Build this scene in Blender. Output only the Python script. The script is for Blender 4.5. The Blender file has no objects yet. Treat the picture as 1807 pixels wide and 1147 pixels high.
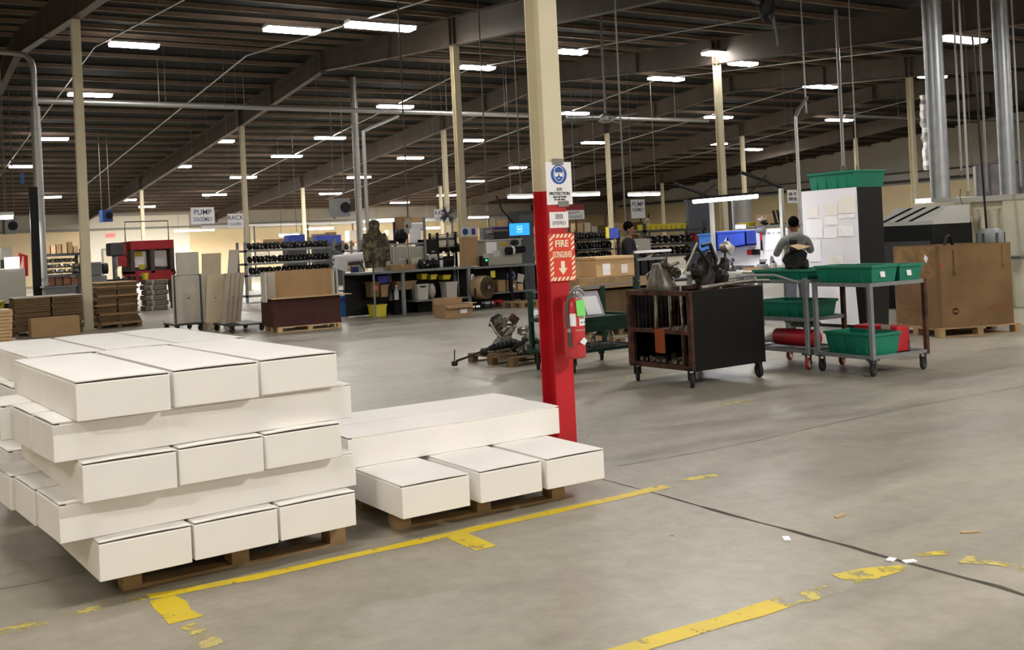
import bpy, bmesh, math, random
from mathutils import Vector, Matrix, Euler
SC = bpy.context.scene
COL = SC.collection
# ------------------------------------------------------------------ camera, world, exposure
F_PX, YAW, PITCH, ROLL, PPX, PPY = 1841.95, .564, .0065, -.0473, 903.5, 415.6
cy, sy = math.cos(YAW), math.sin(YAW)
fwd = Vector((sy, cy, 0)); rgt = Vector((cy, -sy, 0)); upv = Vector((0, 0, 1))
f2 = fwd*math.cos(PITCH)+upv*math.sin(PITCH); u2 = upv*math.cos(PITCH)-fwd*math.sin(PITCH)
CR = rgt*math.cos(ROLL)+u2*math.sin(ROLL); CU = u2*math.cos(ROLL)-rgt*math.sin(ROLL); CF = f2
EYE = Vector((0, 0, 1.6))
camd = bpy.data.cameras.new('camera'); cam = bpy.data.objects.new('camera', camd); COL.objects.link(cam)
camd.sensor_width = 36; camd.lens = F_PX/1807*36; camd.sensor_fit = 'HORIZONTAL'
camd.shift_y = -(573.5-PPY)/1807; camd.clip_end = 400
cam.matrix_world = Matrix(((CR.x, CU.x, -CF.x, EYE.x), (CR.y, CU.y, -CF.y, EYE.y), (CR.z, CU.z, -CF.z, EYE.z), (0, 0, 0, 1)))
SC.camera = cam
W = bpy.data.worlds.new('world'); SC.world = W; W.use_nodes = True
W.node_tree.nodes['Background'].inputs[0].default_value = (.5, .48, .45, 1)
W.node_tree.nodes['Background'].inputs[1].default_value = .02
SC.view_settings.view_transform = 'Standard'; SC.view_settings.look = 'None'
SC.view_settings.exposure = 0.4; SC.view_settings.gamma = 1; SC.view_settings.use_curve_mapping = False
LAMP_W = 55.0          # watts of one ceiling fixture

# ------------------------------------------------------------------ survey helpers: where a sight line of the photograph meets a known plane
def ray(px, py): return CR*((px-PPX)/F_PX)+CU*((PPY-py)/F_PX)+CF
def zp(px, py, z=0): d = ray(px, py); return EYE+d*((z-EYE.z)/d.z)
def yp(px, py, Y): d = ray(px, py); return EYE+d*(Y/d.y)
def xp(px, py, X): d = ray(px, py); return EYE+d*(X/d.x)
def dp(px, py, t): return EYE+ray(px, py)*t
def yb(x1, y1, x2, y2, Y):
    "extent X0, X1, Z0, Z1 on the plane Y"
    xm, ym = (x1+x2)/2, (y1+y2)/2
    return yp(x1, ym, Y).x, yp(x2, ym, Y).x, yp(xm, y2, Y).z, yp(xm, y1, Y).z
def xb(x1, y1, x2, y2, X):
    xm, ym = (x1+x2)/2, (y1+y2)/2
    return xp(x2, ym, X).y, xp(x1, ym, X).y, xp(xm, y2, X).z, xp(xm, y1, X).z

# ------------------------------------------------------------------ materials
MATS = {}
def srgb(c):
    if isinstance(c, str): c = [int(c[i:i+2], 16)/255 for i in (0, 2, 4)]
    return [((v+.055)/1.055)**2.4 if v > .04045 else v/12.92 for v in c]
def mat(name, col, rough=.6, metal=0., var=.0, scale=6., col2=None, bump=0., bscale=30., emit=0., spec=.4, alpha=1., trans=0., detail=4, contrast=(.35, .65)):
    if name in MATS: return MATS[name]
    m = bpy.data.materials.new(name); m.use_nodes = True; MATS[name] = m
    N = m.node_tree; b = N.nodes['Principled BSDF']
    c = srgb(col); b.inputs['Base Color'].default_value = (*c, 1)
    b.inputs['Roughness'].default_value = rough; b.inputs['Metallic'].default_value = metal
    b.inputs['Specular IOR Level'].default_value = spec
    if trans: b.inputs['Transmission Weight'].default_value = trans
    if alpha < 1: b.inputs['Alpha'].default_value = alpha
    if emit:
        b.inputs['Emission Color'].default_value = (*c, 1); b.inputs['Emission Strength'].default_value = emit
    tc = N.nodes.new('ShaderNodeTexCoord')
    if col2 or var:
        c2 = srgb(col2) if col2 else [min(1, v*(1-var)) for v in c]
        n = N.nodes.new('ShaderNodeTexNoise'); n.inputs['Scale'].default_value = scale; n.inputs['Detail'].default_value = detail
        N.links.new(tc.outputs['Object'], n.inputs['Vector'])
        r = N.nodes.new('ShaderNodeValToRGB')
        r.color_ramp.elements[0].position = contrast[0]; r.color_ramp.elements[0].color = (*c, 1)
        r.color_ramp.elements[1].position = contrast[1]; r.color_ramp.elements[1].color = (*c2, 1)
        N.links.new(n.outputs['Fac'], r.inputs['Fac']); N.links.new(r.outputs['Color'], b.inputs['Base Color'])
    if bump:
        n2 = N.nodes.new('ShaderNodeTexNoise'); n2.inputs['Scale'].default_value = bscale
        N.links.new(tc.outputs['Object'], n2.inputs['Vector'])
        bp = N.nodes.new('ShaderNodeBump'); bp.inputs['Strength'].default_value = bump; bp.inputs['Distance'].default_value = .02
        N.links.new(n2.outputs['Fac'], bp.inputs['Height']); N.links.new(bp.outputs['Normal'], b.inputs['Normal'])
    return m
M_white = mat('white_cardboard', 'eeebe6', .75, var=.05, scale=3)
M_slitshade = mat('shaded_slit_cardboard', '57514a', .9)  # shade inside the lid slit, put into the colour of white cardboard
M_cream = mat('cream_paint', 'd8cfb4', .5, var=.05, scale=2, col2='d0c6aa')
M_red = mat('red_paint', 'c4202a', .42, var=.1, scale=3, col2='ac1a22')
M_kraft = mat('kraft_cardboard', 'a58662', .8, var=.12, scale=3)
M_kraftdk = mat('brown_cardboard', '6f5a3e', .85, var=.2, scale=4)
M_kraftlt = mat('pale_kraft_cardboard', 'cfae84', .8, var=.1, scale=3)
M_greycard = mat('grey_cardboard', 'c2bbb0', .8, var=.1, scale=3)
M_wood = mat('pallet_wood', 'a58862', .8, var=.3, scale=5, bump=.3, bscale=20)
M_wooddk = mat('old_pallet_wood', '7d6446', .85, var=.35, scale=5)
M_pine = mat('pale_pine_wood', 'c9a97c', .7, var=.15, scale=4)
M_steel = mat('galvanised_steel', 'a2a6aa', .38, .7, var=.15, scale=4)
M_grey = mat('grey_painted_steel', '84878a', .5, .2, var=.15, scale=5)
M_greydk = mat('dark_grey_steel', '45474a', .5, .3, var=.2, scale=5)
M_greylt = mat('light_grey_panel', 'b9b8ae', .6, var=.06, scale=3)
M_black = mat('black_plastic', '0f1011', .5, spec=.25)
M_blackm = mat('black_painted_metal', '141516', .5, .2, var=.3, scale=8, spec=.25)
M_rubber = mat('black_rubber', '1f1f20', .7)
M_rust = mat('rusty_brown_steel', '5e3a2c', .75, .2, var=.4, scale=9, col2='2f201b')
M_green = mat('green_plastic_tote', '157a62', .45, var=.12, scale=5)
M_greendk = mat('dark_green_steel', '15392d', .45, .2, var=.15, scale=6)
M_blue = mat('blue_plastic', '3b56c4', .4, var=.1, scale=4)
M_navy = mat('navy_plastic', '262a72', .4, var=.1, scale=5)
M_yellow = mat('yellow_plastic', 'd9c838', .5, var=.1, scale=5)
M_paper = mat('white_paper', 'f1f0f4', .8)
M_signw = mat('sign_white', 'e8e7ea', .6)
M_ink = mat('black_ink', '26262c', .7)
M_inkblue = mat('blue_ink', '35406e', .7)
M_orange = mat('orange_plastic', 'e0603a', .6)
M_alu = mat('bare_aluminium', 'b9b4aa', .38, .85, var=.35, scale=14)
M_iron = mat('dark_cast_iron', '3b3835', .5, .6, var=.4, scale=12)
M_oily = mat('oily_grey_metal', '77726a', .4, .7, var=.4, scale=14)
M_redcrate = mat('dark_red_crate', '45201c', .7, var=.25, scale=4)
M_redm = mat('red_machine_paint', 'a81f2a', .5, var=.12, scale=4)
M_beige = mat('beige_machine_paint', 'd6cfba', .5, var=.05, scale=3)
M_tape = mat('grey_duct_tape', '7d7a76', .6)
M_pipe = mat('silver_pipe', 'a9a9a8', .4, .6)
M_rope = mat('wire_rope', '5f5c58', .5, .4)

# ------------------------------------------------------------------ mesh builder
class MB:
    def __init__(s): s.v = []; s.f = []
    def add(s, vs, fs, M=None):
        o = len(s.v)
        s.v += [tuple(M @ Vector(v)) if M else tuple(v) for v in vs]
        s.f += [tuple(i+o for i in f) for f in fs]; return s
    def box(s, x0, x1, y0, y1, z0, z1, M=None):
        vs = [(x, y, z) for z in (z0, z1) for y in (y0, y1) for x in (x0, x1)]
        return s.add(vs, [(0, 2, 3, 1), (4, 5, 7, 6), (0, 1, 5, 4), (2, 6, 7, 3), (0, 4, 6, 2), (1, 3, 7, 5)], M)
    def cbox(s, c, size, rot=(0, 0, 0)):
        M = Matrix.Translation(c) @ Euler(rot).to_matrix().to_4x4(); a, b, d = (v/2 for v in size)
        return s.box(-a, a, -b, b, -d, d, M)
    def taper(s, x0, x1, y0, y1, z0, z1, k, M=None):
        "box whose bottom is drawn in by k"
        vs = [(x0+k, y0+k, z0), (x1-k, y0+k, z0), (x0+k, y1-k, z0), (x1-k, y1-k, z0), (x0, y0, z1), (x1, y0, z1), (x0, y1, z1), (x1, y1, z1)]
        return s.add(vs, [(0, 2, 3, 1), (4, 5, 7, 6), (0, 1, 5, 4), (2, 6, 7, 3), (0, 4, 6, 2), (1, 3, 7, 5)], M)
    def tube(s, pts, r, n=8, cap=True, closed=False):
        pts = [Vector(p) for p in pts]; L = len(pts); rs = r if isinstance(r, (list, tuple)) else [r]*L
        o = len(s.v); up = None
        for i, p in enumerate(pts):
            a = pts[i-1] if (i or closed) else p; b = pts[(i+1) % L] if (i < L-1 or closed) else p
            t = (b-a)
            t = t.normalized() if t.length > 1e-9 else Vector((0, 0, 1))
            if up is None or abs(up.dot(t)) > .99: up = Vector((0, 0, 1)) if abs(t.z) < .9 else Vector((1, 0, 0))
            x = up.cross(t).normalized(); y = t.cross(x); up = y
            for k in range(n):
                a_ = 2*math.pi*k/n; s.v.append(tuple(p+(x*math.cos(a_)+y*math.sin(a_))*rs[i]))
        for i in range(L if closed else L-1):
            j = (i+1) % L
            for k in range(n): s.f.append((o+i*n+k, o+i*n+(k+1) % n, o+j*n+(k+1) % n, o+j*n+k))
        if cap and not closed: s.f.append(tuple(o+k for k in reversed(range(n)))); s.f.append(tuple(o+(L-1)*n+k for k in range(n)))
        return s
    def cyl(s, a, b, r, r2=None, n=16): return s.tube([a, b], [r, r if r2 is None else r2], n)
    def lathe(s, prof, c=(0, 0, 0), axis=(0, 0, 1), n=20):
        q = Vector((0, 0, 1)).rotation_difference(Vector(axis)); M = Matrix.Translation(c) @ q.to_matrix().to_4x4(); o = len(s.v)
        for r, z in prof:
            for k in range(n):
                a = 2*math.pi*k/n; s.v.append(tuple(M @ Vector((r*math.cos(a), r*math.sin(a), z))))
        for i in range(len(prof)-1):
            for k in range(n): s.f.append((o+i*n+k, o+i*n+(k+1) % n, o+(i+1)*n+(k+1) % n, o+(i+1)*n+k))
        s.f.append(tuple(o+k for k in reversed(range(n)))); s.f.append(tuple(o+(len(prof)-1)*n+k for k in range(n)))
        return s
    def prism(s, poly, d0, d1, M=None):
        "polygon in local x,z drawn along y from d0 to d1"
        n = len(poly)
        vs = [(x, d0, z) for x, z in poly]+[(x, d1, z) for x, z in poly]
        fs = [tuple(range(n)), tuple(n+i for i in reversed(range(n)))]+[(i, n+i, n+(i+1) % n, (i+1) % n) for i in range(n)]
        return s.add(vs, fs, M)
    def blob(s, c, r, seed=0, n=9, m=6, j=.25):
        R = random.Random(seed); o = len(s.v); c = Vector(c); r = (r, r, r) if isinstance(r, (int, float)) else r
        s.v.append((c.x, c.y, c.z-r[2]))
        for i in range(1, m):
            t = math.pi*i/m
            for k in range(n):
                a = 2*math.pi*k/n; q = 1+R.uniform(-j, j)
                s.v.append((c.x+r[0]*q*math.sin(t)*math.cos(a), c.y+r[1]*q*math.sin(t)*math.sin(a), c.z-r[2]*q*math.cos(t)))
        s.v.append((c.x, c.y, c.z+r[2])); e = len(s.v)-1
        for k in range(n): s.f.append((o, o+1+(k+1) % n, o+1+k)); s.f.append((e, e-n+k, e-n+(k+1) % n))
        for i in range(m-2):
            for k in range(n):
                a = o+1+i*n+k; b = o+1+i*n+(k+1) % n; s.f.append((a, b, b+n, a+n))
        return s
    def sheet(s, grid, th=.004):
        "thick sheet through a grid of points (rows of equal length)"
        R_, C_ = len(grid), len(grid[0]); P = [[Vector(p) for p in r] for r in grid]; o = len(s.v); N = R_*C_
        nn = []
        for i in range(R_):
            for j in range(C_):
                a = P[min(i+1, R_-1)][j]-P[max(i-1, 0)][j]; b = P[i][min(j+1, C_-1)]-P[i][max(j-1, 0)][:3] if False else P[i][min(j+1, C_-1)]-P[i][max(j-1, 0)]
                q = a.cross(b); nn.append(q.normalized() if q.length > 0 else Vector((0, 0, 1)))
        flat = [p for r in P for p in r]
        s.v += [tuple(p+n_*th/2) for p, n_ in zip(flat, nn)]+[tuple(p-n_*th/2) for p, n_ in zip(flat, nn)]
        for i in range(R_-1):
            for j in range(C_-1):
                a = o+i*C_+j; s.f.append((a, a+C_, a+C_+1, a+1)); s.f.append((a+N, a+N+1, a+N+C_+1, a+N+C_))
        rim = [j for j in range(C_)]+[i*C_+C_-1 for i in range(1, R_)]+[(R_-1)*C_+j for j in range(C_-2, -1, -1)]+[i*C_ for i in range(R_-2, 0, -1)]
        for k in range(len(rim)):
            a, b = o+rim[k], o+rim[(k+1) % len(rim)]; s.f.append((a, b, b+N, a+N))
        return s
    def mesh(s, name):
        me = bpy.data.meshes.new(name); me.from_pydata(s.v, [], s.f); me.update()
        bm = bmesh.new(); bm.from_mesh(me); bmesh.ops.recalc_face_normals(bm, faces=bm.faces); bm.to_mesh(me); bm.free(); return me
    def build(s, name, m, parent=None, bevel=0, smooth=False, loc=None):
        me = s.mesh(name); me.materials.append(m)
        if smooth:
            for p in me.polygons: p.use_smooth = True
            try: me.set_sharp_from_angle(angle=math.radians(40))
            except Exception: pass
        o = bpy.data.objects.new(name, me); COL.objects.link(o)
        if parent: o.parent = parent
        if loc: o.location = loc
        if bevel:
            b = o.modifiers.new('bevel', 'BEVEL'); b.width = bevel; b.segments = 2; b.limit_method = 'ANGLE'
        return o
def tag(o, label=None, cat=None, group=None, kind=None):
    if label: o['label'] = label
    if cat: o['category'] = cat
    if group: o['group'] = group
    if kind: o['kind'] = kind
    return o
def thing(name, label, cat, loc=(0, 0, 0), rz=0, group=None):
    o = bpy.data.objects.new(name, None); COL.objects.link(o); o.location = loc; o.rotation_euler = (0, 0, rz); o.empty_display_size = .1
    return tag(o, label, cat, group)
def copy_tree(o, parent=None, loc=None, rz=None, label=None, group=None):
    c = o.copy(); COL.objects.link(c)
    if parent: c.parent = parent
    if loc is not None: c.location = loc
    if rz is not None: c.rotation_euler = (0, 0, rz)
    if label: c['label'] = label
    if group: c['group'] = group
    for ch in list(o.children): copy_tree(ch, c)
    return c
def struct(o): o['kind'] = 'structure'; return o
def text(name, body, size, m, parent, M, align='CENTER', sx=1., ext=.0012, bold=0.):
    cu = bpy.data.curves.new(name, 'FONT'); cu.body = body; cu.size = size; cu.align_x = align; cu.align_y = 'CENTER'; cu.extrude = ext; cu.offset = bold
    tmp = bpy.data.objects.new(name, cu); COL.objects.link(tmp); dg = bpy.context.evaluated_depsgraph_get(); me = bpy.data.meshes.new_from_object(tmp.evaluated_get(dg))
    bpy.data.objects.remove(tmp); bpy.data.curves.remove(cu); me.name = name; me.materials.clear(); me.materials.append(m)
    o = bpy.data.objects.new(name, me); COL.objects.link(o); o.parent = parent
    o.matrix_local = M @ Matrix.Diagonal((sx, 1, 1, 1)); return o
FACE_Y = Matrix(((1, 0, 0, 0), (0, 0, -1, 0), (0, 1, 0, 0), (0, 0, 0, 1)))       # text read from -Y
FACE_X = Matrix(((0, 0, -1, 0), (-1, 0, 0, 0), (0, 1, 0, 0), (0, 0, 0, 1)))      # text read from -X
def on_y(x, y, z): return Matrix.Translation((x, y, z)) @ FACE_Y
def on_x(x, y, z): return Matrix.Translation((x, y, z)) @ FACE_X
def simple(name, label, cat, mb, m, loc=None, group=None, bevel=0, smooth=False):
    return tag(mb.build(name, m, None, bevel, smooth, loc), label, cat, group)
# ================================================================== the setting
X0, Y0, DX, DY = 4.684, 6.746, 10.329, 19.647          # column grid
RIDGE = Y0+1.5*DY
def deckz(Y): return 8.98-.0775*abs(Y-RIDGE)+.147
def roofz(Y): return 8.98-.0775*abs(Y-RIDGE)           # underside of the purlins
YF, YN, XL, XR = 85.3, -13., -8., 66.7
# floor
def floor_material():
    m = bpy.data.materials.new('worn_concrete'); m.use_nodes = True; N = m.node_tree; L = N.links; b = N.nodes['Principled BSDF']
    tc = N.nodes.new('ShaderNodeTexCoord')
    def noise(sc, det, rough=.6, vec=None, dist=0):
        n = N.nodes.new('ShaderNodeTexNoise'); n.inputs['Scale'].default_value = sc; n.inputs['Detail'].default_value = det; n.inputs['Roughness'].default_value = rough
        n.inputs['Distortion'].default_value = dist
        L.new(vec if vec else tc.outputs['Object'], n.inputs['Vector']); return n
    def ramp(src, stops):
        r = N.nodes.new('ShaderNodeValToRGB'); e = r.color_ramp.elements
        while len(e) < len(stops): e.new(.5)
        for q, (p, c) in zip(e, stops): q.position = p; q.color = (*srgb(c), 1)
        L.new(src, r.inputs['Fac']); return r
    mp = N.nodes.new('ShaderNodeMapping'); mp.inputs['Rotation'].default_value = (0, 0, .5); mp.inputs['Scale'].default_value = (.35, 1.3, 1); L.new(tc.outputs['Object'], mp.inputs['Vector'])
    n1 = noise(.55, 6, .6, dist=.6); n2 = noise(1.1, 5, .65, mp.outputs['Vector'], .8); n3 = noise(7, 9, .72)
    c1 = ramp(n1.outputs['Fac'], [(.32, '746f63'), (.5, '928c80'), (.68, 'a9a395')])
    c2 = ramp(n2.outputs['Fac'], [(.34, '736e62'), (.5, '938d80'), (.68, 'aea899')])
    c3 = ramp(n3.outputs['Fac'], [(.36, '77725f'), (.64, 'a39d90')])
    mx = N.nodes.new('ShaderNodeMix'); mx.data_type = 'RGBA'; mx.inputs[0].default_value = .55; L.new(c1.outputs[0], mx.inputs[6]); L.new(c2.outputs[0], mx.inputs[7])
    mx2 = N.nodes.new('ShaderNodeMix'); mx2.data_type = 'RGBA'; mx2.inputs[0].default_value = .38; L.new(mx.outputs[2], mx2.inputs[6]); L.new(c3.outputs[0], mx2.inputs[7])
    # scattered dark specks and pale scuffs
    vor = N.nodes.new('ShaderNodeTexVoronoi'); vor.inputs['Scale'].default_value = 2.3; L.new(tc.outputs['Object'], vor.inputs['Vector'])
    sp = N.nodes.new('ShaderNodeMath'); sp.operation = 'LESS_THAN'; sp.inputs[1].default_value = .035; L.new(vor.outputs['Distance'], sp.inputs[0])
    mx3 = N.nodes.new('ShaderNodeMix'); mx3.data_type = 'RGBA'; mx3.inputs[7].default_value = (*srgb('5c564b'), 1); L.new(sp.outputs[0], mx3.inputs[0]); L.new(mx2.outputs[2], mx3.inputs[6])
    L.new(mx3.outputs[2], b.inputs['Base Color'])
    rr = N.nodes.new('ShaderNodeMapRange'); rr.inputs[1].default_value = .3; rr.inputs[2].default_value = .7; rr.inputs[3].default_value = .3; rr.inputs[4].default_value = .52
    L.new(n2.outputs['Fac'], rr.inputs[0]); L.new(rr.outputs[0], b.inputs['Roughness']); b.inputs['Specular IOR Level'].default_value = .5
    bp = N.nodes.new('ShaderNodeBump'); bp.inputs['Strength'].default_value = .03; L.new(n3.outputs['Fac'], bp.inputs['Height']); L.new(bp.outputs[0], b.inputs['Normal'])
    return m
struct(MB().box(XL, XR, YN, YF, -.2, 0).build('floor', floor_material()))
# walls
def wall_material(name, a, b_, h, scale=1.):
    "painted block wall: darker bare band above height h"
    m = bpy.data.materials.new(name); m.use_nodes = True; N = m.node_tree; L = N.links; b = N.nodes['Principled BSDF']; b.inputs['Roughness'].default_value = .8
    tc = N.nodes.new('ShaderNodeTexCoord'); sx = N.nodes.new('ShaderNodeSeparateXYZ'); L.new(tc.outputs['Object'], sx.inputs[0])
    gt = N.nodes.new('ShaderNodeMath'); gt.operation = 'GREATER_THAN'; gt.inputs[1].default_value = h; L.new(sx.outputs[2], gt.inputs[0])
    n = N.nodes.new('ShaderNodeTexNoise'); n.inputs['Scale'].default_value = .6; n.inputs['Detail'].default_value = 5; L.new(tc.outputs['Object'], n.inputs['Vector'])
    mx = N.nodes.new('ShaderNodeMix'); mx.data_type = 'RGBA'; mx.inputs[6].default_value = (*srgb(a), 1); mx.inputs[7].default_value = (*srgb(b_), 1); L.new(gt.outputs[0], mx.inputs[0])
    m2 = N.nodes.new('ShaderNodeMix'); m2.data_type = 'RGBA'; m2.blend_type = 'MULTIPLY'; m2.inputs[0].default_value = .25; L.new(mx.outputs[2], m2.inputs[6]); L.new(n.outputs['Color'], m2.inputs[7])
    L.new(m2.outputs[2], b.inputs['Base Color']); return m
WM = wall_material('beige_block_wall', 'ead6ac', 'b5afa4', 4.0)
WM2 = wall_material('grey_block_wall', 'ead6ac', 'c0bbb0', 4.5)
struct(MB().box(XL, XR+.2, YF, YF+.25, 0, roofz(YF)+.3).build('wall_far', WM))
def gable(x0, x1, name):
    mb = MB(); mb.prism([(YN, 0), (YF, 0), (YF, roofz(YF)+.25), (RIDGE, roofz(RIDGE)+.25), (YN, roofz(YN)+.25)], x0, x1, Matrix(((0, 1, 0, 0), (1, 0, 0, 0), (0, 0, 1, 0), (0, 0, 0, 1))))
    return struct(mb.build(name, WM2))
gable(XR, XR+.25, 'wall_right'); gable(XL-.25, XL, 'wall_left')
struct(MB().box(XL-.25, XR+.25, YN-.25, YN, 0, roofz(YN)+.3).build('wall_near', WM))
# white painted bay of the far wall, with its door
d = yb(150, 376, 335, 485, YF-.01)
struct(MB().box(d[0], d[1], YF-.05, YF-.005, 0, 5.1).build('trim_1', mat('white_wall_paint', 'ece5d6', .8, var=.04)))
d = yb(180, 436, 216, 478, YF-.06)
dr = thing('door_1', None, None, ((d[0]+d[1])/2, YF-.06, 0)); struct(dr); w = (d[1]-d[0])/2
MB().box(-w, w, -.05, 0, 0, 2.6).build('door_frame', M_grey, dr); MB().box(-w+.1, w-.1, -.08, -.05, .02, 2.5).build('door_leaf', mat('door_beige', 'c9bfa6', .6), dr)
# roof: deck, purlins, rafters
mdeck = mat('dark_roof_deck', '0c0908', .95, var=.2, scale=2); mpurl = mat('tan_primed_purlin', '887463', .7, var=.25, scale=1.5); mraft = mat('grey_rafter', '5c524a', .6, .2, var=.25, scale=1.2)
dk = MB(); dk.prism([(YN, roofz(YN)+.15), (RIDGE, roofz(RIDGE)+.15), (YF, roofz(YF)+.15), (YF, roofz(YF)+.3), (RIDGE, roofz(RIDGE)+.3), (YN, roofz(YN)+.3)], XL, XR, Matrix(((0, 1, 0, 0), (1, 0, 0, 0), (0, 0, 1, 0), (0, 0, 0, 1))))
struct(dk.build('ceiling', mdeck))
pm = MB()
pm.box(XL, XR, -.006, .006, 0, .15).box(XL, XR, -.075, .0, 0, .012).box(XL, XR, 0, .07, .138, .15)
pmesh = pm.mesh('ceiling_beam'); pmesh.materials.append(mpurl)
PITCHP = 1.82; k = 0
ys = [RIDGE+.5+PITCHP*i for i in range(27)]+[RIDGE-.5-PITCHP*i for i in range(27)]
for y in ys:
    if YN < y < YF: o = bpy.data.objects.new('ceiling_beam', pmesh); COL.objects.link(o); o.location = (0, y, roofz(y)); struct(o)
def rafter(x):
    "built-up gable frame: web, flanges, stiffeners; deepest over the columns"
    mb = MB(); prof = [(YN, 1.0), (Y0, .85), (Y0+DY, .83), (RIDGE, .72), (Y0+2*DY, .83), (Y0+3*DY, .85), (YF, .6)]
    top = [(y, roofz(y)) for y, _ in prof]; bot = [(y, roofz(y)-dd) for y, dd in prof]
    sw = Matrix(((0, 1, 0, 0), (1, 0, 0, 0), (0, 0, 1, 0), (0, 0, 0, 1)))
    mb.prism(top+bot[::-1], x-.008, x+.008, sw)
    for i in range(len(bot)-1):
        for q, t in ((bot, .022), (top, -.02)):
            (y0, z0), (y1, z1) = q[i], q[i+1]; mb.prism([(y0, z0), (y1, z1), (y1, z1+t), (y0, z0+t)], x-.11, x+.11, sw)
    for y in [Y0+DY*j+s for j in range(5) for s in (-.12, .12)]+[RIDGE-.05, RIDGE+.05, RIDGE+5.6, RIDGE-5.6]:
        if YN < y < YF: mb.box(x-.1, x+.1, y-.01, y+.01, roofz(y)-.8, roofz(y))
    o = struct(mb.build('ceiling_rafter', mraft)); return o
for i in range(-1, 6): rafter(X0+DX*i)
# columns (rolled H sections)
def hsec(mb, x, y, z0, z1, w=.17, dep=.2, t=.014):
    mb.box(x-w/2, x+w/2, y-dep/2, y-dep/2+t, z0, z1); mb.box(x-w/2, x+w/2, y+dep/2-t, y+dep/2, z0, z1); mb.box(x-t/2, x+t/2, y-dep/2+t, y+dep/2-t, z0, z1); return mb
CH = {0: 5.9, 1: 7.42, 2: 7.42, 3: 5.9}
mc = thing('column', 'cream steel column with red painted foot carrying safety signs and extinguisher', 'column', (4.637, 6.76, 0)); struct(mc)
hsec(MB(), 0, 0, 0, 1.99).build('red_painted_foot', M_red, mc); hsec(MB(), 0, 0, 1.99, CH[0]).build('cream_painted_shaft', M_cream, mc)
MB().box(-.084, .084, -.1, .1, 0, .012).build('base_plate', M_red, mc)
for j in (1, 2, 3):
    for i in range(0, 6):
        if (j, i) == (3, 0): continue
        x, y = X0+DX*i, Y0+DY*j; c = thing('column', None, None, (x, y, 0)); struct(c)
        hsec(MB(), 0, 0, 0, CH[j], .2, .2).build('column_shaft', M_cream, c); MB().box(-.17, .17, -.17, .17, 0, .02).build('base_plate', M_cream, c)
# joints cut in the slab
mjoint = mat('dark_joint_filler', '4b463c', .9, var=.45, scale=14)
def strip(pts, w, jit, seed, z=.001, step=.12):
    "thin ragged strip along a floor polyline"
    R = random.Random(seed); mb = MB(); P = []
    for a, b in zip(pts, pts[1:]):
        a, b = Vector(a), Vector(b); n = max(1, int((b-a).length/step))
        P += [a+(b-a)*i/n for i in range(n)]
    P.append(Vector(pts[-1])); T = (P[-1]-P[0]).normalized(); nrm = Vector((-T.y, T.x, 0)); o = []
    for p in P:
        h = w/2*(1+R.uniform(-jit, jit)); g = R.uniform(-jit, jit)*w*.25; o.append((p+nrm*(h+g), p-nrm*(h-g)))
    for i in range(len(o)-1):
        a, b = o[i]; c, d_ = o[i+1]; mb.add([(v.x, v.y, z) for v in (a, b, d_, c)], [(0, 1, 2, 3)])
    return mb
g0 = lambda px, py: zp(px, py, 0)
struct(strip([g0(1063, 846), g0(1180, 877)], .014, .4, 3).build('floor_joint', mjoint))
struct(strip([g0(1180, 877), g0(1258, 900), g0(1400, 938), g0(1500, 965), g0(1577, 987), g0(1640, 1003), g0(1760, 1035), g0(1850, 1064)], .026, .55, 4).build('floor_joint', mjoint))
struct(strip([g0(1090, 823), g0(1240, 797), g0(1330, 779), g0(1480, 745), g0(1620, 716), g0(1830, 677)], .008, .5, 5).build('floor_joint', mjoint))
struct(strip([g0(-20, 1043), g0(60, 1030), g0(150, 1008)], .008, .6, 6).build('floor_joint', mjoint))
# painted aisle lines
def paint_material(name, a, worn, cut):
    m = bpy.data.materials.new(name); m.use_nodes = True; N = m.node_tree; L = N.links; b = N.nodes['Principled BSDF']; b.inputs['Roughness'].default_value = .5
    tc = N.nodes.new('ShaderNodeTexCoord'); n = N.nodes.new('ShaderNodeTexNoise'); n.inputs['Scale'].default_value = 9; n.inputs['Detail'].default_value = 8; n.inputs['Roughness'].default_value = .7; L.new(tc.outputs['Object'], n.inputs['Vector'])
    r = N.nodes.new('ShaderNodeValToRGB'); r.color_ramp.elements[0].position = cut-.03; r.color_ramp.elements[0].color = (*srgb(a), 1); r.color_ramp.elements[1].position = cut+.04; r.color_ramp.elements[1].color = (*srgb(worn), 1)
    L.new(n.outputs['Fac'], r.inputs['Fac']); b.inputs['Base Color'].default_value = (*srgb(a), 1)
    n2 = N.nodes.new('ShaderNodeTexNoise'); n2.inputs['Scale'].default_value = 3; L.new(tc.outputs['Object'], n2.inputs['Vector']); r2 = N.nodes.new('ShaderNodeValToRGB'); r2.color_ramp.elements[0].color = (*srgb(a), 1); r2.color_ramp.elements[1].color = (*srgb(worn), 1); r2.color_ramp.elements[0].position = .45; r2.color_ramp.elements[1].position = .8; L.new(n2.outputs['Fac'], r2.inputs['Fac']); L.new(r2.outputs['Color'], b.inputs['Base Color'])
    r.color_ramp.elements[0].color = (1, 1, 1, 1); r.color_ramp.elements[1].color = (0, 0, 0, 1); L.new(r.outputs['Color'], b.inputs['Alpha']); return m
P1 = paint_material('yellow_floor_paint', 'd0b62a', 'bba748', .62); P2 = paint_material('worn_yellow_floor_paint', 'cbb53a', 'b5a65a', .52); P3 = paint_material('faded_yellow_floor_paint', 'c2b15a', 'aca077', .475)
def line(pts, w, m, label, seed, jit=.15): return tag(strip(pts, w, jit, seed, .0012+.00008*(seed-10)).build('floor_line', m), label, 'floor line', None, 'structure')
line([g0(-30, 1125), g0(0, 1117), g0(140, 1081), g0(262, 1053)], .085, P3, None, 11, .3)
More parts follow.
